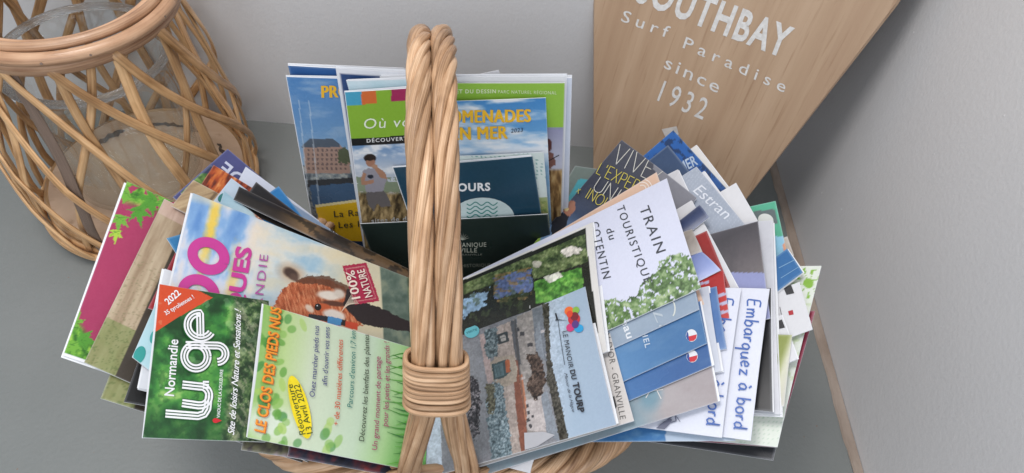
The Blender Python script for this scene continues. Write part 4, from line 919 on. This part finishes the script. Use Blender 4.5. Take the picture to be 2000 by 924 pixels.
    c.text('LE MANOIR', (1106, 657), (1119, 729), 10, d, 0, 0, 1.1); c.text('DU', (1121, 733), (1125, 751), 10, d, .03, 0, 1.05); c.text('TOURP', (1126, 757), (1136, 813), 12, d, .04, 0, 1.02); c.text('Manoir de la Hague', (1110, 738), (1124, 812), 6, d, 0, .45)
def art_dior(c):
    c.rgb[:] = X('d6d0cc'); c.text('MUSÉE CHRISTIAN DIOR - GRANVILLE', (1158, 520), (1213, 822), 12, X('6f6c6a'), .0, 0, 1.12)
    c.poly([(1197, 778), (1203, 777), (1206, 800), (1200, 801)], X('3a3a3a'))
def art_mont(flag=None, c0=X('4474a8'), c1=X('5f8fc0'), letters=None, col=X('c8d4e2')):
    def f(c):
        c.grad((1200, 700), (1380, 640), [(0, c1), (.6, c0), (1, c0)]); c.mix((c.nz(60, 20, 2, -20)-.5)*.6, X('9db4c8'))
        if flag:
            x, y = flag; c.disc(x, y, 11, 12, X('dfe2e8')); 
            c.shape([(x-9.5, y-5), (x-8, y-8), (x-6, y-3), (x-4, y+11), (x-8, y+8), (x-10.5, y+2)], X('2c4a90')); c.shape([(x-6, y+2), (x+10.5, y-2), (x+9, y+6), (x+4, y+10.5), (x-4, y+11)], X('c8303c'))
        for t in (letters or []): c.text(*t[:4], col, *t[4:])
    return f
def art_mont_grey(c):
    c.rgb[:] = X('8fa1b6'); c.mix((c.nz(60, 30, 2)-.4)*1.2, X('a3b2c2'))
    c.text('eau', (1214, 628), (1226, 664), 15, X('e4e8ee'), .02, 0, 1.1); c.ribbon(arc(1312, 606, 8, 16, -60, 60), 2.6, X('d6dad4')); c.text('Le', (1276, 612), (1296, 660), 16, X('b9c4ce'), 0, .3)
def art_beigesea(c):
    c.grad((1243, 800), (1400, 740), [(0, X('8fa3ae')), (.3, X('b3acae')), (1, X('a9a0a3'))]); c.mix((c.nz(50, 30, 3)-.5)*1, X('9a8e90')); c.mix(c.ell(1270, 770, 22, 30, None, soft=.8)*.6, X('5f94ac'))
    c.ribbon([(1262, 778), (1278, 752), (1292, 780)], 1.8, X('dcd8d6')); c.ribbon([(1258, 766), (1296, 762)], 1.6, X('dcd8d6'))
def hand(c, a, b, h, col, wd=3.2, s='Embarquez à bord'):
    """handwritten single-stroke letters"""
    A_ = lambda *q, n=10: arc(*q, n)
    G = {'E': (.75, [[(.62, .95), (.25, .98), (.08, .9), (.06, .5), (.05, .08), (.2, 0), (.62, .06)], [(.08, .5), (.5, .55)]]),
         'm': (.85, [[(0, .55), (.05, 0)], [(.04, .35), (.18, .55), (.32, .5), (.36, 0)], [(.36, .35), (.5, .55), (.64, .5), (.7, 0)]]),
         'b': (.62, [[(.06, 1.0), (.04, 0)], [(.05, .3), (.25, .55), (.48, .42), (.5, .15), (.3, -.02), (.05, .06)]]),
         'a': (.62, [[(.48, .45), (.28, .56), (.06, .4), (.03, .15), (.2, -.01), (.42, .12), (.48, .5), (.5, .1), (.6, 0)]]),
         'r': (.45, [[(.04, .52), (.06, 0)], [(.06, .3), (.2, .52), (.4, .5)]]),
         'q': (.62, [[(.48, .42), (.28, .56), (.06, .4), (.03, .15), (.2, 0), (.42, .12), (.48, .5), (.46, -.5)]]),
         'u': (.62, [[(.04, .52), (.05, .1), (.2, -.02), (.4, .08), (.48, .52), (.5, .05), (.58, 0)]]),
         'e': (.58, [[(.05, .26), (.45, .3), (.42, .5), (.25, .57), (.06, .4), (.04, .15), (.2, -.02), (.5, .08)]]),
         'z': (.6, [[(.04, .5), (.48, .53), (.06, .02), (.54, .03)]]),
         'à': (.62, [[(.48, .45), (.28, .56), (.06, .4), (.03, .15), (.2, -.01), (.42, .12), (.48, .5), (.5, .1), (.6, 0)], [(.14, .92), (.34, .74)]]),
         'o': (.6, [A_(.27, .27, .25, .28, 0, 360, n=14)]),
         'd': (.64, [[(.46, .42), (.26, .55), (.06, .4), (.03, .15), (.2, 0), (.44, .12), (.5, 1.0), (.5, .05), (.6, 0)]]), ' ': (.4, [])}
    tot = sum(G[k][0]+.1 for k in s); a = np.array(a, float); b = np.array(b, float); e = (b-a)/tot; g = nrm([(b-a)[1], -(b-a)[0]])*h; x = 0; rg = random.Random(3)
    for k in s:
        adv, st = G[k]; j = rg.uniform(-.04, .04)
        for p in st: c.ribbon([tuple(a+e*(x+px)+g*(py+j)) for px, py in p], wd, col)
        x += adv+.1
def art_emb(a, b, bird=False):
    def f(c):
        c.rgb[:] = X('dfe2f0'); c.mix((c.nz(120, 120, 2)-.3)*.3, X('eceef6')); hand(c, a, b, 27, X('4a6cb4'))
        if bird:
            g = X('6d7084'); c.disc(1295, 835, 23, 6, g, -38); c.ribbon([(1305, 822), (1320, 812), (1322, 824), (1296, 832)], 2.4, g); c.ribbon([(1312, 820), (1286, 858)], 1.4, g); c.ribbon([(1320, 812), (1330, 826)], 1.2, g)
            c.text('an', (1246, 842), (1249, 864), 12, X('30323c'), .03, 0, 1.05); c.ribbon([(1262, 830), (1300, 820)], 1.2, g)
    return f
def art_wave(c):
    c.grad((1313, 250), (1480, 430), [(0, X('1f5fae')), (.4, X('1c57a4')), (.7, X('27508c')), (1, X('4a68a8'))]); c.mix((c.nz(12, 8, 3, 45) > .56)*.75, X('122c52'))
    c.text('MER', (1330, 335), (1362, 316), 20, X('aebfd4'), .02, .2)
def art_dotgrey(c):
    c.rgb[:] = X('a7b0c0'); d = (((c.x*.8+c.y*.6) % 6 < 2.4) & ((-c.x*.6+c.y*.8) % 6 < 2.4))*1.; c.mix(d*.55*(c.nz(50, 50, 3) > .3), X('c3cad6')); c.mix((c.nz(60, 60, 5)-.5)*1.2, X('8c98ac'))
    c.text('Estran', (1352, 372), (1416, 428), 22, X('dfe3ec'), 0, .2, 1.0)
def art_sheen(c):  # uneven grey ramp paints a sheen into the dark picture
    c.grad((1405, 440), (1490, 600), [(0, X('5f5c64')), (.15, X('4a474d')), (.45, X('625c60')), (.62, X('6f686a'))]); c.mix((c.y > 533)*1., X('8f95c4')); c.mix((c.nz(20, 40, 2)-.45)*1.*(c.y < 533), X('3c3a40'))
def art_stripes(c):
    c.rgb[:] = X('b8b4d2'); d = c.y+c.x*.25; c.mix((d % 17 < 11)*1., X('c4322e'))
    c.poly([(1370, 470), (1400, 470), (1424, 560), (1390, 585)], X('b82f2e'))
def art_leafy(c):
    c.rgb[:] = X('dfe5da'); g = X('86b83c')
    for k in range(9):
        a = radians(k*40+10); c.poly([(1578+3*cos(a+1.6), 548+3*sin(a+1.6)), (1578+30*cos(a-.15), 548+30*sin(a-.15)), (1578+32*cos(a+.12), 548+32*sin(a+.12)), (1578-3*cos(a+1.6), 548-3*sin(a+1.6))], g, 1, 3)
    c.ell(1578, 548, 10, 10, g); c.foliage((c.nz(9, 9, 4) > .56)*((c.y > 585) & (c.y < 740))*.6, X('a5c07c'), X('bcd09c'), X('d3dfc0'), 8)
    c.mix((np.hypot((c.x % 9)-4.5, (c.y % 8)-4) < 1.6)*(c.y > 800)*.5, X('9fc0a4')); c.mix((c.nz(30, 30, 2)-.5)*.6*(c.y > 760), X('b5cbb8'))
def art_bluewhite(c):
    c.rgb[:] = X('3f78b2'); c.mix((c.nz(18, 10, 3)-.45)*2, X('6f9cc4')); c.mix((c.x > 1300)*.75, X('dfe3ec'))
def art_sage(c):
    c.rgb[:] = X('6e7d78'); c.poly([(1080, 440), (1128, 345), (1150, 345), (1160, 360), (1110, 460)], X('43a9b8')); c.poly([(1110, 400), (1134, 362), (1160, 360), (1130, 420)], X('e4ecef'))
def art_whitered(a):
    def f(c):
        c.rgb[:] = X('dcdce0'); x, y = a; c.shape([(x, y), (x+9, y-3), (x+11, y+6), (x+2, y+8)], X('b0202c')); c.shape([(x-9, y-46), (x+6, y-52), (x+12, y-36), (x-3, y-32)], X('2c2c30')); c.ribbon([(x-16, y-8), (x-8, y+30)], 1.2, X('4a4a50'))
    return f
def art_green(c):
    c.rgb[:] = X('4fae8c'); c.mix((c.y > 455)*1., X('8cc4e0')); c.mix((c.y > 468)*(c.x > 1528)*1., X('e0956c')); c.poly([(1470, 408), (1512, 402), (1518, 430), (1478, 440)], X('5d6a6c')); c.disc(1494, 424, 15, 12, X('d5d8d4'), 10)
R_ = 'R'
leaflet(R_, -62, (1560, 640), (1507, 893), .15, 'dark leaflet lowest at the bottom right edge', flat(X('35363a'), X('4a4b50')), toward=(1360, 632))
leaflet(R_, -58, (1590, 600), (1512, 868), .15, 'crimson leaflet showing as a thin line at the lower right', flat(X('962d44'), X('7c2438')), toward=(1378, 607))
leaflet(R_, -54, (1603, 512), (1516, 868), .16, 'large white leaflet printed with a lime green star-shaped leaf', art_leafy, step=2.6, t=.0012, bow=.003, toward=(1420, 520))
leaflet(R_, -51, (1536, 455), (1549, 492), .08, 'tiny brown and white leaflet end beside the green one', flat(X('b8aca0')), toward=(1480, 480))
leaflet(R_, -50, (1513, 386), (1538, 500), .13, 'mint green leaflet with a round white emblem at the upper right', art_green, step=3, toward=(1420, 410))
leaflet(R_, -47, (1560, 545), (1586, 638), .12, 'white leaflet with a small red square near the lime leaf', art_whitered((1538, 604)), toward=(1450, 590))
leaflet(R_, -45, (1536, 480), (1567, 527), .12, 'small bright blue leaflet corner pointing right', lambda c: (c.rgb.__setitem__(Ellipsis, X('2c6aa6')), c.ribbon([(1520, 520), (1556, 500)], 1.5, X('7fa8cc')), c.ribbon([(1524, 540), (1560, 516)], 1.2, X('7fa8cc')))[0], sheets=1, toward=(1460, 540))
leaflet(R_, -43.5, (1525, 610), (1556, 697), .12, 'second white leaflet below the one with the red square', art_whitered((1520, 672)), toward=(1440, 650), sheets=1)
leaflet(R_, -42, (1546, 650), (1530, 790), .10, 'olive and white leaflet edge behind the curved white booklet', lambda c: c.grad((1515, 720), (1545, 730), [(0, X('8f9a4c')), (.4, X('d8d8c0')), (1, X('c9c6b8'))]), toward=(1440, 650))
leaflet(R_, -40, (1508, 426), (1522, 806), .13, 'tall white booklet with a thick curved edge at the right', flat(X('d2d3da'), X('bcbec8')), t=.0022, sheets=3, bow=.003, toward=(1400, 436))
leaflet(R_, -35, (1505, 560), (1508, 802), .12, 'black leaflet seen right of the handwritten one', flat(X('15161b'), X('23252c')), bow=.002, toward=(1400, 560), sheets=1)
leaflet(R_, -48, (1358, 277), (1472, 428), .14, 'white leaflet edge above the deep blue wave one', flat(X('dcdad8')), toward=(1270, 345), sheets=2)
leaflet(R_, -45, (1313, 249), (1492, 446), .15, 'deep blue wave leaflet, topmost corner of the right fan', art_wave, step=2.6, toward=(1230, 325), t=.0012)
leaflet(R_, -43, (1436, 352), (1482, 432), .12, 'blank white leaflet tip beside the blue wave leaflet', flat(X('dedee2')), toward=(1360, 400))
leaflet(R_, -42, (1303, 279), (1350, 337), .14, 'slate navy leaflet corner between the blue wave and charcoal ones', flat(X('31486c'), X('40587c')), toward=(1240, 332))
leaflet(R_, -39, (1374, 330), (1452, 440), .13, 'white sheet edge under the grey dotted leaflet', flat(X('dfe0e6')), toward=(1300, 380), sheets=2)
leaflet(R_, -37, (1359, 322), (1466, 450), .14, 'silver grey dotted leaflet with white script lettering', art_dotgrey, step=2.4, toward=(1270, 382))
leaflet(R_, -34, (1323, 328), (1352, 392), .10, 'ragged white leaflet corner left of the silver grey one', flat(X('cfcfd4')), toward=(1262, 360), sheets=2)
leaflet(R_, -30, (1480, 430), (1504, 620), .13, 'leaflet with a glossy brown-black photo over a lilac band', art_sheen, step=2.6, toward=(1402, 452), t=.0014)
leaflet(R_, -27, (1350, 390), (1440, 560), .12, 'white leaflet with a dark foot note beside the glossy photo', flat(X('d6d6da')), toward=(1270, 440), sheets=1)
leaflet(R_, -25, (1380, 450), (1426, 560), .13, 'deep red leaflet running behind the blue scraps', flat(X('a02a28'), X('7c2622')), toward=(1290, 490))
leaflet(R_, -23.5, (1366, 400), (1385, 424), .12, 'small navy leaflet corner below the charcoal one', flat(X('36446c'), X('2a3454')), toward=(1300, 452))
leaflet(R_, -26, (1503, 563), (1466, 860), .16, 'white leaflet handwritten in blue, the fully visible one on the right', art_emb((1461, 584), (1434, 842)), step=2.6, toward=(1380, 560), t=.0012)
leaflet(R_, -22, (1448, 563), (1410, 855), .19, 'white leaflet with blue handwriting and a heron, left of its twin', art_emb((1408, 582), (1381, 835), True), step=2.4, toward=(1300, 560), t=.0012)
leaflet(R_, -21.5, (1413, 528), (1428, 642), .12, 'red leaflet with lilac cross stripes right of the train leaflet', art_stripes, step=2.4, toward=(1330, 560))
leaflet(R_, -20, (1368, 490), (1408, 528), .12, 'periwinkle blue leaflet scrap beside the red one', flat(X('7f92d0'), X('a5b0dc')), toward=(1310, 520))
leaflet(R_, -19, (1352, 448), (1372, 492), .12, 'grey and tan leaflet tip above the periwinkle scrap', flat(X('a59c94'), X('77706c'), 14), toward=(1310, 462))
leaflet(R_, -18, (1400, 560), (1420, 682), .12, 'blue leaflet scrap below the red stripes', flat(X('4a72ae'), X('6f8fc0')), toward=(1320, 580))
leaflet(R_, -16.5, (1384, 560), (1409, 726), .14, 'thin white sheets right of the blue leaflets with round flags', flat(X('c6cbd8')), sheets=3, toward=(1290, 580))
leaflet(R_, -50, (1120, 318), (1180, 326), .14, 'sage green leaflet with a cyan panel behind the charcoal one', art_sage, step=3, toward=(1066, 420))
leaflet(R_, -32, (1213, 271), (1360, 384), .20, 'charcoal leaflet with thin white and yellow outline capitals', art_vivez, step=2, toward=(1062, 452), t=.0014)
leaflet(R_, -15, (1283, 338), (1378, 600), .19, 'peach coloured leaflet peeping out behind the train leaflet', lambda c: (c.rgb.__setitem__(Ellipsis, X('dfb9a0')), [c.ribbon(arc(1255, 372, r, r, -120, 60), 2, X('eee2d8')) for r in (8, 14, 20)])[0], toward=(1060, 470))
leaflet(R_, -14.5, (1377, 640), (1403, 786), .18, 'beige seaside leaflet lowest of the strip below the train one', art_beigesea, step=2.6, toward=(1230, 690), sheets=1, bow=-.0030)
leaflet(R_, -12.5, (1368, 590), (1391, 716), .18, 'second blue leaflet with a round French flag, lower one', art_mont((1353, 698), X('3f66a0'), X('4f7cb4')), step=2.4, toward=(1220, 655), sheets=1, bow=-.0030)
leaflet(R_, -10.5, (1355, 545), (1382, 673), .18, 'blue leaflet with a round French flag directly below the grey-blue one', art_mont((1352, 658), letters=[('ST MICHEL', (1238, 590), (1262, 682), 11, .015, 0, 1.2)]), step=2.4, toward=(1205, 615), bow=-.0030)
leaflet(R_, -8.5, (1341, 480), (1367, 607), .18, 'grey-blue leaflet with pale script just below the train leaflet', art_mont_grey, step=2.6, toward=(1190, 550), bow=-.0030)
leaflet(R_, -6, (1304, 352), (1371, 566), .20, 'lavender white tourist train leaflet with green tree picture', art_train, step=1.8, toward=(1120, 440), t=.0014, bow=.001)
leaflet(R_, -29, (1390, 640), (1436, 860), .15, 'sky blue leaflet along the bottom edge of right fan', art_bluewhite, step=3, toward=(1290, 648))
leaflet(R_, -9.6, (1176, 590), (1240, 824), .16, 'cream museum leaflet with grey capitals between manor and beige ones', art_dior, step=2.6, toward=(1068, 627), t=.0014, bow=-.0030)
leaflet(R_, -3.0, (1160, 438), (1189, 690), .18, 'white bordered garden leaflet with a grid of dark photos', art_garden, step=2, toward=(905, 545), sheets=1)
leaflet(R_, 0, (1146, 563), (1207, 833), .165, 'manor leaflet with sideways stone house photo and colourful logo', art_manoir, step=1.6, toward=(900, 645), t=.0014, sheets=1)
# bits in the gap under the binding
leaflet(R_, -18, (1058, 872), (1036, 925), .03, 'white sheet end lying on the rim below the manor leaflet', flat(X('cfcfd4')), toward=(1000, 858))
leaflet('L', -19, (800, 905), (850, 690), .05, 'green leafy leaflet glimpsed between the handle legs', art_under(X('14301a'), X('2c6a30'), X('6fa850'), 10), toward=(862, 940))
#print('objects', len(bpy.data.objects), 'tris', sum(len(p.data.polygons)*2 for p in bpy.data.objects if p.type == 'MESH'))
